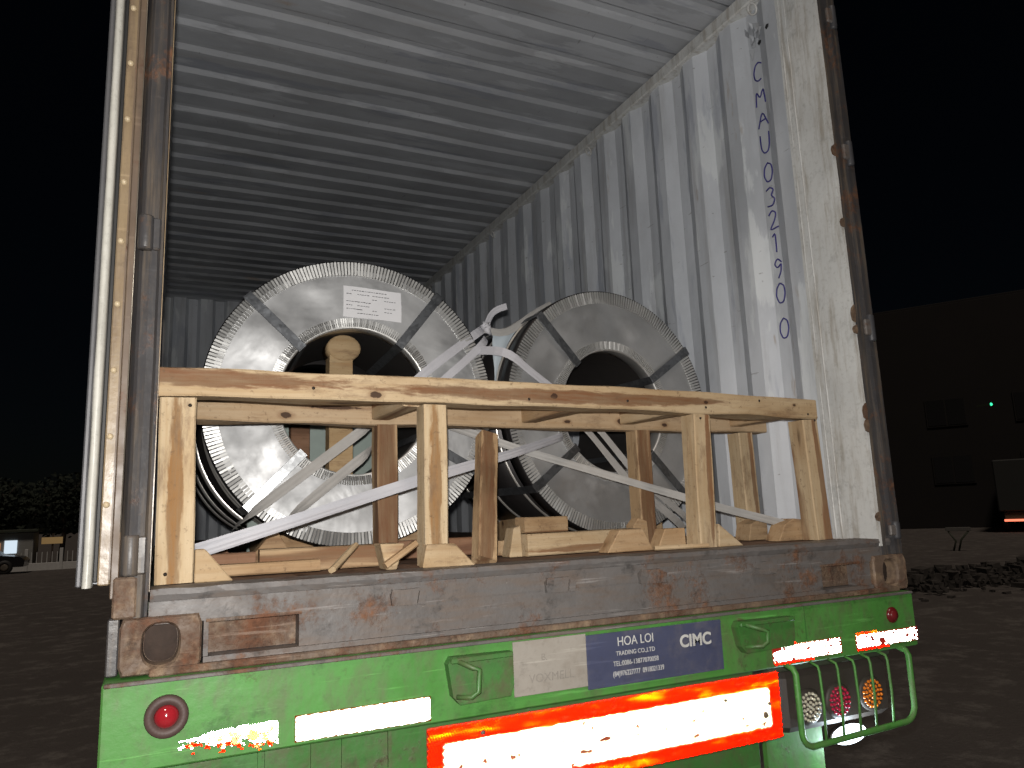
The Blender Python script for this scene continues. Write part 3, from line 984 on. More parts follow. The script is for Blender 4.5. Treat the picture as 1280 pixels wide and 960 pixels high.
# ================================================================== steel coils
def coil(name, label, cx, cy, zc, Ro, Ri, yaw, Ln, bands, nteeth, seed):
    root = thing(name, label, 'steel coil', (cx, cy, zc - Ro), 'steel coils in the container')
    Wd = Matrix.Translation((cx, cy, zc)) @ Matrix.Rotation(yaw, 4, 'Z')
    # outer wrap
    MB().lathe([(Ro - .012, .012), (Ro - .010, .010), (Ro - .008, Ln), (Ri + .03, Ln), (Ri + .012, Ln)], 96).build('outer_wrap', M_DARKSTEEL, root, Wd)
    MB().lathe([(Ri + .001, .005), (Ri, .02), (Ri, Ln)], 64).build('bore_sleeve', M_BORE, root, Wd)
    nh = 3
    for k in range(nh):
        y = .10 + k * (Ln - .16) / (nh - 1)
        MB().lathe([(Ro - .0085, y), (Ro - .002, y + .002), (Ro - .002, y + .007), (Ro - .0085, y + .009)], 96).build('hoop', M_HOOP, root, Wd)
    # dented face sheet
    fs = MB()
    na, nr = 144, 18
    r0, r1 = Ri + .020, Ro - .030
    def P(a, b):
        an = 2 * math.pi * a / na
        r = r0 + (r1 - r0) * b / (nr - 1)
        x, z = r * math.cos(an), r * math.sin(an)
        p = Vector((x * 5.5 + seed * 11, z * 5.5, seed))
        y = .0034 * mnoise.noise(p) + .0010 * mnoise.noise(p * 2.3) - .004
        for (dx, dz, rad, dep) in dents[seed]:
            d = math.hypot(x - dx, z - dz) / rad
            if d < 1: y += dep * (1 - d * d) ** 2
        return (x, y, z)
    fs.grid(P, na, nr, True)
    fs.build('face_sheet', M_ZINC, root, Wd)
    # crimped edge rings
    def teeth(ra, rb, n_, y0, th, nm, ring_r, phase):
        bk = MB().lathe([(ra, y0 + .003), (rb, y0 + .003)], 96).build(nm, M_GAP, root, Wd)
        mb = MB()
        for k in range(n_):
            a = 2 * math.pi * k / n_
            # where radial bands cover, leave as is
            wd = .325 * 2 * math.pi / n_ * (1 + .05 * math.sin(k * 12.9))
            tilt = .0006 * math.sin(k * 4.1 + phase) + .0022 * math.sin(k * .11 + phase)
            pts = []
            for (r, dy) in ((ra, 0), (rb, -.002)):
                for sg, h in ((-1, 0), (1, tilt)):
                    an = a + sg * wd * (ra + rb) / 2 / r * 1.0
                    pts.append((r * math.cos(an), y0 - th + dy + h, r * math.sin(an)))
            q = [pts[0], pts[1], pts[3], pts[2]]
            back = [(p[0] * .999, y0 + .0035, p[2] * .999) for p in q]
            mb.quad(q)
            for i_ in range(4):
                j_ = (i_ + 1) % 4
                mb.quad((q[i_], back[i_], back[j_], q[j_]))
        tag(mb.build('crimp_teeth', M_ZINC2, bk, Wd), kind='stuff')
        return bk
    teeth(Ro - .052, Ro - .003, nteeth, -.006, .004, 'outer_edge_ring', Ro, 0)
    MB().lathe([(Ro - .005, -.010), (Ro + .0005, -.009), (Ro + .0015, .02), (Ro + .0005, .055), (Ro - .006, .056)], 128).build('edge_rim', M_DARKSTEEL, root, Wd)
    teeth(Ri + .002, Ri + .036, int(nteeth * .9), -.006, .0035, 'inner_edge_ring', Ri, 2)
    MB().lathe([(Ri + .004, -.010), (Ri - .002, -.010), (Ri - .003, .0), (Ri - .002, .05), (Ri, .051)], 96).build('inner_rim', M_ZINC2, root, Wd)
    for an, mat in bands:
        a = R(an)
        Bw = Wd @ Matrix.Rotation(-a, 4, 'Y')
        b_ = MB().box(Ri - .006, Ro + .003, -.0165, -.0125, -.017, .017, .001)
        b_.box(Ro + .0032, Ro + .0055, -.0165, Ln * .98, -.017, .017)
        b_.box(Ri - .0085, Ri - .0062, -.0165, Ln * .98, -.017, .017)
        b_.build('radial_band', mat, root, Bw)
    return root, Wd


dents = {1: [(-.36, -.10, .09, .007), (-.26, -.16, .07, -.006), (-.15, .34, .10, .006), (.1, -.38, .12, .005), (-.30, .22, .11, -.006)],
         2: [(-.22, .16, .10, -.008), (-.28, .08, .08, .008), (.05, .34, .12, .008), (-.05, .40, .09, -.006), (.15, .33, .08, -.006), (-.2, -.33, .12, .007)]}
cl, WL = coil('steel_coil', 'larger galvanised steel coil with white paper label, nearer the left door', .694, .804, .731, .52, .268, -.056, .56,
              [(136, M_BAND), (52, M_BAND), (226, M_BANDSP), (-30, M_BAND)], 256, 1)
cr_, WR = coil('steel_coil', 'smaller steel coil without paper label beside the right container wall', 1.727, .706, .7045, .50, .252, .079, .60,
               [(133, M_BAND), (34, M_BAND), (218, M_BAND), (-45, M_BAND)], 244, 2)
# paper label on the left coil
lb = MB()
lb.grid(lambda a, b: (-.045 + .215 * a / 6, -.0125 - .004 * math.sin(a * .9 + b), .425 - .116 * b / 4 - .012 * a / 6), 7, 5)
lbo = lb.build('paper_label', M_PAPER, cl, WL)
pm = MB()
random.seed(3)
for row in range(7):
    zz = .410 - row * .0142
    if row in (0, 6):
        spans = [(.03, .155)] if row == 0 else [(.05, .125)]
    else:
        spans = [(x, x + random.uniform(.012, .045)) for x in (.010, .050, .105, .150) if random.random() < .85]
    for (a, b) in spans:
        xx = a
        while xx < b:
            l_ = random.uniform(.004, .010)
            dz = -.012 * xx / .215
            pm.quad(((-.045 + xx, -.0172, zz + dz - .0012), (-.045 + xx + l_, -.0172, zz + dz - .0012), (-.045 + xx + l_, -.0172, zz + dz + .0012), (-.045 + xx, -.0172, zz + dz + .0012)))
            xx += l_ + .0025
pm.build('printed_lines', M_PRINT, lbo, WL)
random.seed(11)


# ================================================================== timber
def timber_mesh(L, wy, hz, ch=.004, nseg=10, jit=.0012, seed=0, bow=0.0):
    mb = MB()
    y, z = wy / 2, hz / 2
    cs = [(-y + ch, -z), (y - ch, -z), (y, -z + ch), (y, z - ch), (y - ch, z), (-y + ch, z), (-y, z - ch), (-y, -z + ch)]
    n = 8
    for k in range(nseg + 1):
        u = k / nseg
        x = -L / 2 + L * u
        for j, (a, b) in enumerate(cs):
            q = Vector((x * 4 + seed * 7.3, a * 30, b * 30))
            mb.v.append((x, a + jit * mnoise.noise(q), b + jit * mnoise.noise(q + Vector((5, 9, 2))) + bow * (1 - (2 * u - 1) ** 2)))
    for k in range(nseg):
        for j in range(n):
            a, b = k * n + j, k * n + (j + 1) % n
            mb.f.append((a, b, b + n, a + n)); mb.sm.append(False)
    mb.f.append(tuple(n - 1 - j for j in range(n))); mb.sm.append(False)
    mb.f.append(tuple(nseg * n + j for j in range(n))); mb.sm.append(False)
    return mb


_tc = [0]
def timber(name, p0, p1, wy, hz, mat, parent, side=(0, 1, 0), **kw):
    """local x runs p0->p1; local y points along 'side' (made square to x)"""
    p0, p1 = Vector(p0), Vector(p1)
    x = (p1 - p0).normalized()
    y = Vector(side); y = (y - x * y.dot(x)).normalized()
    z = x.cross(y)
    Wd = Matrix(((x.x, y.x, z.x, 0), (x.y, y.y, z.y, 0), (x.z, y.z, z.z, 0), (0, 0, 0, 1)))
    Wd.translation = (p0 + p1) / 2
    _tc[0] += 1
    return timber_mesh((p1 - p0).length, wy, hz, seed=_tc[0], **kw).build(name, mat, parent, Wd)


tf = thing('bracing_crate', 'long sawn timber bracing frame standing across the container doorway', 'timber frame', (1.12, .32, FZ))
UP = (0, 1, 0)
timber('front_rail', (.010, .158, .6545), (2.224, .158, .6395), .075, .072, W_RAIL, tf, nseg=40, jit=.007, bow=.010)
timber('back_rail', (.060, .520, .6440), (2.330, .520, .6330), .070, .072, W_BRAIL, tf, nseg=40, jit=.006)
FY = .158
def fpost(xt, xb, zt, mat, y=FY, wx=.068, wy=.072, zb=FZ + .004, name='post', yb=None):
    return timber(name, (xb, y if yb is None else yb, zb), (xt, y, zt), wy, wx, mat, tf, nseg=14, jit=.0035)
fpost(.100, .105, .6165, W_STREAK, wx=.082)
fpost(.758, .754, .617, W_STREAK, wx=.068)
fpost(1.697, 1.683, .6100, W_PALE, wx=.070)
fpost(2.186, 2.203, .6020, W_PALE, wx=.072)
BY = .520
fpost(.722, .722, .605, W_HEART, BY, .066)
fpost(1.712, 1.712, .600, W_HEART, BY, .066)
fpost(2.215, 2.222, .596, W_PALE, BY, .072)
for x, m_ in ((.700, W_PALE), (1.232, W_BROWN), (1.640, W_PALE), (2.165, W_BROWN)):
    timber('cross_bar', (x + .014, .197, .650), (x, .484, .648), .060, .058, m_, tf, side=(1, 0, 0), nseg=6)
# broken splinter at the end of one cross bar
MB().prism([(1.20, .622), (1.262, .628), (1.268, .637), (1.215, .634)], .185, .1965).build('splinter', W_PALE, tf)
fpost(1.030, .903, .560, W_HEART, .40, .060, .05, name='leaning_post', yb=.150)


nail = MB().lathe([(0, -.0022), (.0035, -.0018), (.0045, .0)], 8).mesh('nail')
nail.materials.append(plain('dark_nail_head', (.03, .022, .018), .5, .6))
random.seed(5)
for xn in (.085, .125, .745, .775, 1.685, 1.712, 2.175, 2.205, .42, 1.05, 1.40, 1.95):
    zn = .655 + random.uniform(-.018, .018) if xn in (.42, 1.05, 1.40, 1.95) else random.choice((.63, .59, .205)) + random.uniform(-.012, .012)
    link('nail', nail, None, tf, Matrix.Translation((xn, .1195 - .0015, zn)))


def block(name, label, poly, y0, y1, mat, cat='timber block', parent=None, group=None):
    """offcut with a polygon face (x,z) and thickness in y"""
    cx = sum(p[0] for p in poly) / len(poly); cz = min(p[1] for p in poly); cyb = (y0 + y1) / 2
    mb = MB()
    mb.prism([(p[0] - cx, p[1] - cz) for p in poly], y0 - cyb, y1 - cyb)
    me = mb.mesh(name)
    o_ = link(name, me, mat, parent, Matrix.Translation((cx, cyb, cz)))
    md = o_.modifiers.new('bevel', 'BEVEL'); md.width = .0025; md.segments = 1
    if parent is None:
        tag(o_, label, cat, group)
    return o_


F = FZ + .002
block('gusset', None, [(.148, F), (.235, F), (.170, .252), (.148, .252)], .125, .165, W_PALE, parent=tf)
block('gusset', None, [(.700, F + .001), (.852, F - .001), (.792, .234), (.712, .235)], .085, .1205, W_PALE, parent=tf)
block('gusset', None, [(1.730, F), (1.835, F), (1.735, .250)], .13, .17, W_PALE, parent=tf)
block('timber_wedge', 'knotty end-grain timber wedge left of the middle post foot', [(.612, F), (.640, F), (.662, .240), (.596, .242)], .12, .19, W_PALE)
timber('wooden_stick', (.603, .105, F + .012), (.690, .112, .240), .03, .016, W_BROWN, None)
tag(bpy.data.objects['wooden_stick'], 'thin brown slat leaning beside the knotty end-grain wedge', 'timber slat')
s_ = timber('wooden_stick', (.470, .120, F + .010), (.555, .23, .238), .022, .014, W_PALE, None)
tag(s_, 'thin pale stick leaning on the floor timber under the left coil', 'timber slat')
block('timber_block', 'trapezoid brown block left of the gusseted right-hand post', [(1.345, F), (1.520, F), (1.485, .243), (1.395, .243)], .20, .26, W_BROWN)
block('timber_block', 'brown block standing against the gusseted right-hand post', [(1.525, F), (1.640, F), (1.640, .240), (1.56, .240)], .185, .24, W_BROWN)
block('timber_block', 'small brown block at the foot of the back right post', [(2.07, F), (2.165, F), (2.165, .235), (2.13, .252), (2.085, .235)], .36, .44, W_BROWN)
block('timber_block', 'rounded timber block holding down the strap end at the right', [(2.060, F), (2.205, F), (2.208, .225), (2.190, .246), (2.140, .252), (2.095, .232)], .20, .27, W_BROWN)
o_ = timber('floor_timber', (.320, .36, F + .031), (.700, .34, F + .031), .08, .062, W_BROWN, None)
tag(o_, 'heavy brown timber lying on the floor under the left coil', 'timber')
o_ = timber('floor_timber', (1.105, .33, F + .034), (1.56, .37, F + .034), .09, .068, W_PALE, None)
tag(o_, 'heavy pale timber lying on the floor under the right coil', 'timber')
o_ = timber('chock', (1.120, .36, .2695), (1.290, .38, .2685), .055, .050, W_BROWN, None)
tag(o_, 'short chock stacked on the pale floor timber', 'timber block')
o_ = timber('floor_timber', (.165, .42, F + .028), (.315, .42, F + .028), .07, .055, W_RED, None)
tag(o_, 'short reddish timber on the floor by the left post', 'timber')
block('timber_wedge', 'steep dark wedge under the left side of the labelled coil', [(.30, F), (.47, F), (.40, .290)], .62, .70, W_BROWN)
block('timber_wedge', 'flat dark wedge under the left coil nearer the left wall', [(.155, F), (.29, F), (.24, .262)], .60, .68, W_RED)
for k, (xa, xb, cx_, cz_, Rr, y, lab) in enumerate(((.40, .56, .694, .731, .522, .85, 'left'), (.83, .99, .694, .731, .522, .85, 'left'), (1.44, 1.60, 1.727, .7045, .502, .82, 'right'), (1.86, 2.02, 1.727, .7045, .502, .82, 'right'))):
    top = lambda x: cz_ - math.sqrt(max(.0, Rr * Rr - (x - cx_) ** 2)) - .004
    block('cradle_chock', ('outer' if k in (0, 3) else 'inner') + ' cradle chock carrying the ' + lab + ' coil', [(xa, F), (xb, F), (xb, top(xb)), ((xa + xb) / 2, top((xa + xb) / 2)), (xa, top(xa))], y, y + .5, W_BROWN)

o_ = timber('floor_timber', (.75, .62, F + .030), (1.10, .60, F + .030), .07, .058, W_RED, None)
tag(o_, 'dark reddish timber on the floor behind the leaning post', 'timber')
o_ = timber('chock', (1.085, .43, F + .024), (1.088, .56, F + .024), .05, .046, W_BROWN, None, side=(1, 0, 0))
tag(o_, 'small chock behind the left end of the pale floor timber', 'timber block')
block('timber_wedge', 'pointed pale wedge on the pale floor timber, left of the chock', [(1.052, F), (1.098, F), (1.094, .270), (1.070, .262)], .30, .36, W_PALE)
block('timber_block', 'cut brown block under the right coil beside the back middle post', [(1.60, F), (1.67, F), (1.665, .262), (1.63, .275), (1.605, .25)], .43, .48, W_BROWN)
o_ = timber('wooden_stick', (1.50, .17, F + .008), (1.66, .10, F + .010), .024, .014, W_PALE, None)
tag(o_, 'thin pale offcut lying flat before the gusseted right-hand post', 'timber slat')
o_ = timber('floor_timber', (.185, .30, F + .016), (.47, .29, F + .016), .05, .030, W_BROWN, None)
tag(o_, 'thin brown batten on the floor below the long double strap', 'timber')
# timber prop wedged inside the left coil's bore
bf = thing('bore_prop', 'pale timber prop wedged upright inside the labelled coil bore', 'timber prop', (.664, .93, .466))
bp = MB()
bp.prism([(-.043, 0), (.043, 0), (.043, .440), (.026, .470), (-.026, .470), (-.043, .440)], -.035, .035)
bp.build('post', W_BACK, bf, Matrix.Translation((.664, .935, .470)))
MB().lathe([(0, 0), (.046, .0), (.051, .006), (.051, .10), (0, .10)], 20).build('round_bearer', W_BACK, bf, Matrix.Translation((.675, .895, .9455)) @ Matrix.Diagonal((1.25, 1, 1, 1)))
bk_ = thing('inner_brace', 'reddish post and pale green board standing behind the labelled coil', 'timber frame', (.66, 1.43, FZ))
MB().box(-.040, .040, -.03, .03, 0, .75, .004).build('post', W_RED, bk_, Matrix.Translation((.600, 1.42, F)))
MB().box(.40, 1.15, 1.455, 1.472, F, .80, .003).build('board', plain('pale_green_board', (.30, .36, .33), .6, 0, .3, 6), bk_)
# more coils in the row behind the left one
for k, (y0, ln, lab) in enumerate(((1.49, .40, 'dark coil directly behind the labelled coil, only its rim showing'), (1.94, .33, 'dark coil second behind the labelled coil, only its rim showing'), (2.31, .38, 'dark coil farthest behind the labelled coil, only its rim showing'))):
    rt = thing('steel_coil', lab, 'steel coil', (.694, y0, .211), 'steel coils in the container')
    Wd = Matrix.Translation((.694, y0, .731))
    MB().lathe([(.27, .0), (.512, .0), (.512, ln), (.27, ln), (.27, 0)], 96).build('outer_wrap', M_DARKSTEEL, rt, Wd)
    MB().lathe([(.505, -.003), (.5195, -.003), (.5205, .012), (.513, .013)], 128).build('edge_rim', M_HOOP, rt, Wd)


# ================================================================== webbing straps
def ribbon(name, label, pts, width, mat, wdir=(0, 0, 1), group='white webbing lashings', twist=0.0, th=.0011, cat='strap'):
    pts = [Vector(p) for p in pts]
    # resample
    P = []
    for k in range(len(pts) - 1):
        n_ = max(2, int((pts[k + 1] - pts[k]).length / .03))
        for q in range(n_):
            P.append(pts[k].lerp(pts[k + 1], q / n_))
    P.append(pts[-1])
    for _ in range(2):
        P = [P[0]] + [(P[i - 1] + P[i] * 2 + P[i + 1]) / 4 for i in range(1, len(P) - 1)] + [P[-1]]
    base = P[0].copy()
    mb = MB()
    m = len(P)
    L_, fr = [], []
    for k in range(m):
        tdir = (P[min(k + 1, m - 1)] - P[max(k - 1, 0)]).normalized()
        wd = Vector(wdir)
        wd = (wd - tdir * wd.dot(tdir)).normalized()
        if twist:
            wd = Matrix.Rotation(twist * (k / m), 3, tdir) @ wd
        nn = tdir.cross(wd)
        c_ = .0035 * math.sin(k * .55 + len(label))
        nn = -nn if nn.y > 0 else nn
        roll = .28 * math.sin(k * .16 + len(label)) + .06 * math.sin(k * .6)
        wd2 = (wd * math.cos(roll) + nn * math.sin(roll))
        fr.append([P[k] - base + wd2 * (width / 2) * s_ + nn * off for (s_, off) in ((-1, 0), (-.5, th), (0, th * .2), (.5, th), (1, 0), (.5, -th), (-.5, -th))])
    for k in range(m):
        mb.v += [tuple(p) for p in fr[k]]
    nn_ = 7
    for k in range(m - 1):
        for j in range(nn_):
            a, b = k * nn_ + j, k * nn_ + (j + 1) % nn_
            mb.f.append((a, b, b + nn_, a + nn_)); mb.sm.append(False)
    mb.f.append(tuple(nn_ - 1 - j for j in range(nn_))); mb.sm.append(False)
    mb.f.append(tuple((m - 1) * nn_ + j for j in range(nn_))); mb.sm.append(False)
    o_ = mb.build(name, mat, None, Matrix.Translation(base))
    return tag(o_, label, cat, group)


ribbon('webbing_strap', 'long double strap rising from the left post foot to the right coil bore',
       [(.10, .27, .236), (.152, .29, .247), (.43, .30, .321), (.671, .35, .390), (.796, .36, .424), (1.168, .50, .514), (1.47, .665, .596), (1.50, .72, .60)], .029, M_STRAP)
ribbon('webbing_strap', 'lower layer of the long strap, spreading apart at the left post',
       [(.10, .268, .222), (.152, .285, .232), (.43, .292, .312), (.671, .342, .381), (.796, .352, .416), (1.160, .490, .506), (1.465, .652, .588), (1.49, .715, .59)], .022, M_STRAP)
ribbon('webbing_strap', 'strap descending from the left coil bore to the rounded block at right',
       [(.93, .79, .70), (.984, .745, .651), (1.27, .60, .53), (1.658, .448, .394), (1.90, .335, .306), (2.159, .225, .225), (2.19, .19, .20)], .028, M_STRAPD)
ribbon('webbing_strap', 'wide strap over the left coil shoulder, upper of the pair above the rail',
       [(.900, .80, .79), (.948, .770, .840), (1.045, .764, .916), (1.172, .775, 1.012), (1.200, .800, 1.03)], .034, M_STRAP, (-.5, 0, .8))
ribbon('webbing_strap', 'second strap over the left coil shoulder, just below its twin',
       [(.955, .80, .745), (1.005, .762, .802), (1.092, .752, .876), (1.192, .764, .968), (1.215, .80, .995)], .030, M_STRAP, (-.5, 0, .8))
ribbon('webbing_strap', 'strap bridging the gap from the knot to the right coil face',
       [(1.150, .80, .940), (1.185, .735, .932), (1.222, .655, .915), (1.268, .645, .888), (1.30, .648, .860), (1.385, .656, .806), (1.487, .664, .740), (1.55, .72, .70)], .034, M_STRAP, (.35, 0, 1))
ribbon('webbing_strap', 'strap stretched from the knot up to the right coil shoulder',
       [(1.208, .795, 1.032), (1.27, .79, 1.012), (1.33, .785, 1.035), (1.392, .785, 1.086), (1.45, .79, 1.126), (1.52, .80, 1.164)], .030, M_STRAPD, (-.2, .2, 1))
kn = MB()
for k in range(5):
    a = k * 1.3
    kn.tube([(.018 * math.cos(a), .012 * math.sin(a * 2), -.022 + .008 * k), (.0, -.016, -.012 + .006 * k), (-.016 * math.cos(a), .010, .012), (.014 * math.sin(a), -.006, .024)], [.005, .012, .011, .006], 6)
o_ = kn.build('strap_knot', M_STRAP, None, Matrix.Translation((1.212, .785, 1.030)))
tag(o_, 'bunched white knot between the two coils above the rail', 'knot')
ribbon('webbing_strap', 'curled free tail of strap sticking up from the knot',
       [(1.214, .785, 1.040), (1.222, .785, 1.072), (1.238, .783, 1.098), (1.262, .780, 1.116), (1.300, .776, 1.128)], .026, M_STRAP, (-.75, 0, .55))
ribbon('webbing_strap', 'strap from the left coil bore down across its spangled band',
       [(.80, .84, .69), (.761, .772, .657), (.56, .775, .505), (.352, .785, .347), (.315, .80, .315), (.30, .86, .30)], .036, M_STRAPD, (.5, 0, .8))
ribbon('webbing_strap', 'strap from the left coil bore to the floor timber, right of its twin',
       [(.78, .84, .60), (.752, .772, .556), (.60, .768, .435), (.472, .768, .330), (.405, .74, .262), (.37, .70, .225)], .034, M_STRAPD, (.5, 0, .8))
ribbon('webbing_strap', 'strap crossing the right coil bore downward, left of the pair',
       [(1.50, .80, .70), (1.566, .672, .637), (1.759, .676, .422), (2.0, .690, .250), (2.05, .72, .22)], .030, M_STRAPD, (.7, 0, .6))
ribbon('webbing_strap', 'strap crossing the right coil bore downward, right of the pair',
       [(1.56, .80, .71), (1.622, .668, .637), (1.800, .672, .438), (2.04, .690, .270), (2.09, .72, .24)], .026, M_STRAPD, (.7, 0, .6))
fm = MB()
fm.grid(lambda a, b: Vector((1.245, .80, 1.015)).lerp(Vector((1.40, .83, 1.09)), a / 8).lerp(Vector((1.225, .76, .80)).lerp(Vector((1.29, .78, .82)), a / 8), b / 6) + Vector((0, .008 * math.sin(a * 1.1 + b), 0)), 9, 7)
o_ = fm.build('plastic_film', M_FILM)
md = o_.modifiers.new('thickness', 'SOLIDIFY'); md.thickness = .0015
tag(o_, 'pale blue plastic film stretched in the gap between the coils', 'plastic film')

# ================================================================== yard background
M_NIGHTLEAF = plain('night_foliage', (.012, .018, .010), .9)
M_BARK = plain('bark', (.07, .05, .04), .9)
M_WHITEFENCE = plain('whitewashed_fence', (.62, .62, .60), .7)
def tree(x, y, h, r, label):
    rt = thing('tree', label, 'tree', (x, y, GZ), 'dark trees beyond the yard fence')
    tk = MB().tube([(x, y, GZ), (x + .1, y, GZ + h * .3), (x, y + .1, GZ + h * .55), (x + .1, y, GZ + h * .8)], [.16, .12, .09, .04], 7)
    for k in range(6):
        a = k * 1.05
        z0 = GZ + h * (.35 + .06 * k)
        tk.tube([(x + .05, y, z0), (x + .5 * r * math.cos(a), y + .5 * r * math.sin(a), z0 + .6), (x + .85 * r * math.cos(a), y + .85 * r * math.sin(a), z0 + 1.0)], [.06, .04, .015], 5)
    tk.build('trunk', M_BARK, rt)
    lf_ = MB()
    for k in range(1500):
        a, u = random.uniform(0, 2 * math.pi), random.uniform(-1, 1)
        cl_ = random.random() ** .45
        rr = r * cl_ * (1 + .35 * mnoise.noise(Vector((math.cos(a) * 2, math.sin(a) * 2, u * 2 + x))))
        q = Vector((x + rr * math.cos(a) * math.sqrt(1 - u * u), y + rr * math.sin(a) * math.sqrt(1 - u * u), GZ + h * .62 + u * h * .36 * cl_))
        e1 = Vector((random.uniform(-1, 1), random.uniform(-1, 1), random.uniform(-1, 1))).normalized() * random.uniform(.08, .17)
        e2 = e1.orthogonal() * .55
        lf_.quad((q - e1, q + e2, q + e1, q - e2))
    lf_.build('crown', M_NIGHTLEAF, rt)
tree(-7.2, 44, 4.6, 1.9, 'leftmost dark tree beyond the white fence')
tree(-4.6, 46, 5.0, 2.0, 'dark tree beyond the fence between the two others')
tree(-1.6, 45, 4.4, 1.7, 'dark tree beyond the fence nearest the open door')
fn = thing('yard_fence', 'low whitewashed fence with posts across the dark yard', 'fence', (-4, 38.5, GZ))
for k in range(10):
    x = -12 + k * 1.35
    MB().box(x, x + .14, 38.4, 38.54, GZ - .05, GZ + .95, .01).build('post', M_WHITEFENCE, fn)
MB().box(-12, .6, 38.42, 38.52, GZ - .05, GZ + .32, .01).build('low_wall', M_WHITEFENCE, fn)
for k in range(60):
    x = -11.8 + k * .2
    MB().box(x, x + .03, 38.45, 38.48, GZ + .32, GZ + .8).build('picket', M_WHITEFENCE, fn)
kb = thing('guard_hut', 'small lit guard hut behind the dark parked car', 'hut', (-6.0, 41, GZ))
MB().box(-7.6, -5.2, 40.5, 42.2, GZ, GZ + 1.7, .02).build('wall', plain('hut_wall', (.3, .3, .28), .8), kb)
MB().box(-7.8, -5.0, 40.3, 42.4, GZ + 1.71, GZ + 1.85, .02).build('roof', M_UNDER, kb)
MB().box(-6.35, -5.85, 40.46, 40.497, GZ + .75, GZ + 1.35).build('window', emis('lit_cool_window', (.75, .88, 1.0), .9), kb)
MB().box(-7.4, -6.5, 40.46, 40.497, GZ + .75, GZ + 1.25).build('window', emis('lit_warm_window', (1.0, .5, .25), .35), kb)
sg_ = thing('lit_sign', 'small yellow lit sign board beyond the white fence', 'sign', (-4.6, 42, GZ))
MB().box(-4.62, -4.54, 42.0, 42.08, GZ, GZ + 1.6).build('post', M_BARK, sg_)
MB().box(-5.05, -4.15, 41.95, 41.999, GZ + 1.10, GZ + 1.42).build('board', emis('lit_yellow_sign', (1.0, .62, .25), .16), sg_)

# dark parked car at far left
car = thing('parked_car', 'dark saloon car parked in front of the whitewashed fence', 'car', (-6.9, 37.2, GZ))
M_CARP = plain('black_car_paint', (.012, .012, .014), .25, 0, .1)
pc = [(-2.1, .32), (2.1, .32), (2.15, .62), (1.95, .78), (1.15, .88), (.55, 1.32), (-.75, 1.34), (-1.45, .92), (-2.08, .84), (-2.15, .6)]
MB().prism(pc, -.82, .82).build('body', M_CARP, car, Matrix.Translation((-6.9, 37.2, GZ - .02)) @ Matrix.Diagonal((.9, .9, .9, 1)))
MB().prism([(-.70, .95), (1.02, .92), (.50, 1.26), (-.70, 1.27)], -.835, -.8202).build('window', plain('car_glass', (.01, .012, .015), .08), car, Matrix.Translation((-6.9, 37.2, GZ - .02)) @ Matrix.Diagonal((.9, .9, .9, 1)))
for x in (-1.35, 1.35):
    wh = MB().lathe([(.2, -.1), (.3, -.1), (.33, -.06), (.33, .1), (.2, .1)], 20, (x, -.80, .33)).build('wheel', M_RUBBER, car, Matrix.Translation((-6.9, 37.2, GZ - .02)) @ Matrix.Diagonal((.9, .9, .9, 1)))
    MB().lathe([(0, -.07), (.12, -.08), (.199, -.05), (.199, .05)], 14, (x, -.80, .33)).build('rim', M_BOLT, wh, Matrix.Translation((-6.9, 37.2, GZ - .02)) @ Matrix.Diagonal((.9, .9, .9, 1)))

# right: dark warehouse, parked lorry, rubble
bd = thing('warehouse', 'dark unlit warehouse building across the yard at right', 'building', (40, 26, GZ))
BW = Matrix.Translation((39, 27, GZ)) @ Matrix.Rotation(R(-58), 4, 'Z')
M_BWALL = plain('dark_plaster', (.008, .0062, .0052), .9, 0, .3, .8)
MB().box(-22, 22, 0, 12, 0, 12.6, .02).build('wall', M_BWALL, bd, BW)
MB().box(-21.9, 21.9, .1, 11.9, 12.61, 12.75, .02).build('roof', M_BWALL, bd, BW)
M_BGLASS = plain('black_window', (.006, .005, .005), .4)
for k in range(10):
    for z in (2.4, 5.6):
        wn = MB().box(-20 + k * 4.2, -18.0 + k * 4.2, -.06, -.002, z, z + 1.6).build('window', M_BWALL, bd, BW)
        for q in range(2):
            MB().box(-19.92 + k * 4.2 + q * .97, -19.05 + k * 4.2 + q * .97, -.075, -.062, z + .08, z + 1.52).build('pane', M_BGLASS, wn, BW)
gl = MB().lathe([(0, -.05), (.05, -.04), (.07, 0)], 12, (0, 0, 0)).build('indicator_lamp', emis('green_indicator', (.05, 1.0, .45), 1.6), None, Matrix.Translation((33.0, 18.4, 4.24)))
tag(gl, 'tiny green indicator light high on the dark warehouse', 'lamp')
MB().box(-.04, .04, .0, .6, -.05, .05).build('lamp_mount', M_UNDER, gl, Matrix.Translation((33.0, 18.42, 4.24)))

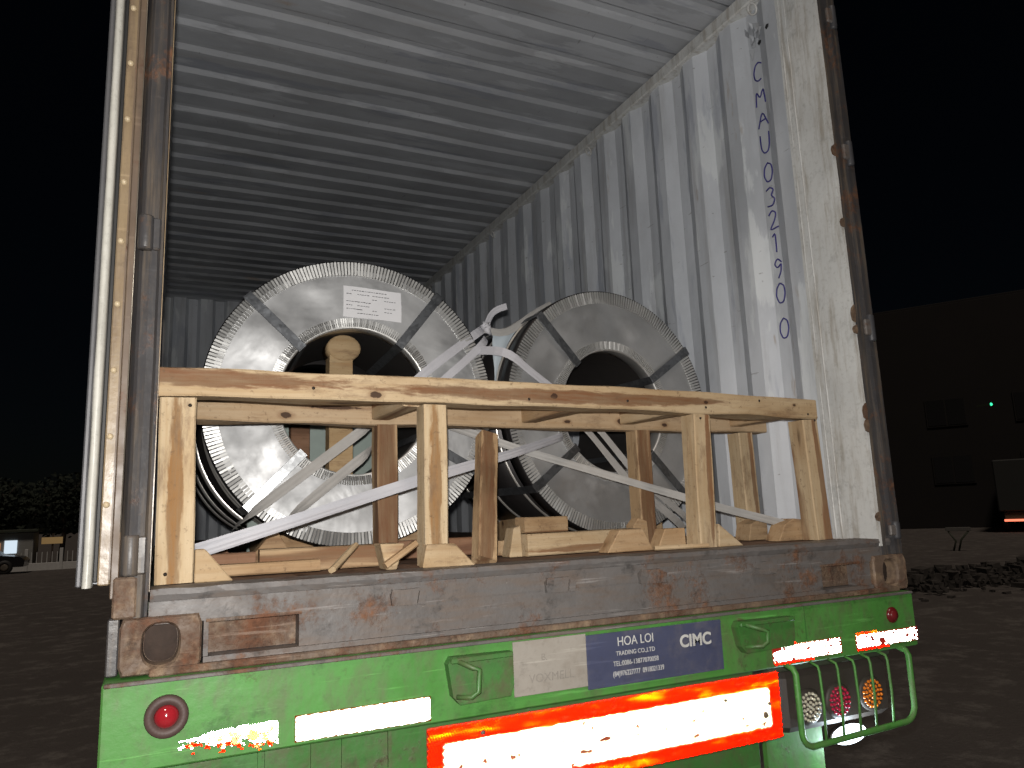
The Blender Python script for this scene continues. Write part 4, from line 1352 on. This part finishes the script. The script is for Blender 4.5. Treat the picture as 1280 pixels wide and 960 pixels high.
lo = thing('parked_lorry', 'dim grey lorry with glowing red tail strip at the right edge', 'lorry', (36, 19, GZ))
LWd = Matrix.Translation((35.4, 19.2, GZ)) @ Matrix.Rotation(R(-61), 4, 'Z')
M_LORRY = plain('grey_lorry_box', (.022, .023, .021), .7)
MB().box(-.9, 1.5, 0, 6.5, .95, 3.3, .05).build('cargo_box', M_LORRY, lo, LWd)
MB().box(-.8, 1.4, 6.6, 8.3, .5, 2.7, .1).build('cab', M_LORRY, lo, LWd)
MB().box(-.7, 1.3, .1, 8.0, .55, .93, .02).build('chassis', M_UNDER, lo, LWd)
for x in (-.85, 1.1):
    for y in (1.3, 6.9):
        MB().lathe([(.0, .02), (.25, .0), (.45, .02), (.48, .1), (.45, .28), (.25, .3), (0, .28)], 20, (x, y, .48), 'x').build('wheel', M_RUBBER, lo, LWd)
MB().box(-.72, .18, -.06, -.002, .50, .60, .01).build('tail_light', emis('lit_red_tail_strip', (1.0, .22, .12), 1.6), lo, LWd)
st = thing('barrier_stand', 'small grey board on a crooked stand in the dark yard', 'barrier', (23, 13.6, GZ))
BWd = Matrix.Translation((23.2, 14.0, GZ)) @ Matrix.Rotation(R(-58), 4, 'Z')
MB().box(-.35, .35, -.04, .04, .62, .74, .01).build('board', plain('grey_board', (.12, .115, .105), .8), st, BWd)
MB().tube([(.28, 0, .62), (.05, .02, .35), (-.05, .0, 0)], .03, 6).build('leg', M_UNDER, st, BWd)
MB().tube([(-.28, 0, .62), (-.1, .02, .3), (-.2, .0, 0)], .03, 6).build('leg', M_UNDER, st, BWd)
rb = MB()
for k in range(1100):
    u = random.random()
    x = 11.5 + u * 7 + random.uniform(-1.2, 1.2)
    y = 8.6 - u * 1.0 + random.gauss(0, .5)
    s_ = random.uniform(.02, .06) if random.random() < .8 else random.uniform(.06, .13)
    z = GZ + random.random() * .35 * max(0, 1 - abs(y - 8.1) / 1.2)
    e = [Vector((random.uniform(.6, 1.2) * a, random.uniform(.6, 1.2) * b, random.uniform(.5, 1.0) * c)) * s_ for a in (-1, 1) for b in (-1, 1) for c in (-1, 1)]
    i = len(rb.v)
    rb.v += [(x + p.x, y + p.y, z + p.z) for p in e]
    for f in ((0, 1, 3, 2), (4, 6, 7, 5), (0, 4, 5, 1), (2, 3, 7, 6), (0, 2, 6, 4), (1, 5, 7, 3)):
        rb.f.append(tuple(i + q for q in f)); rb.sm.append(False)
tag(rb.build('rubble', plain('rubble_stone', (.055, .048, .042), .95, 0, .5, 3)), 'low heap of broken rubble along the dark road', 'rubble', kind='stuff')
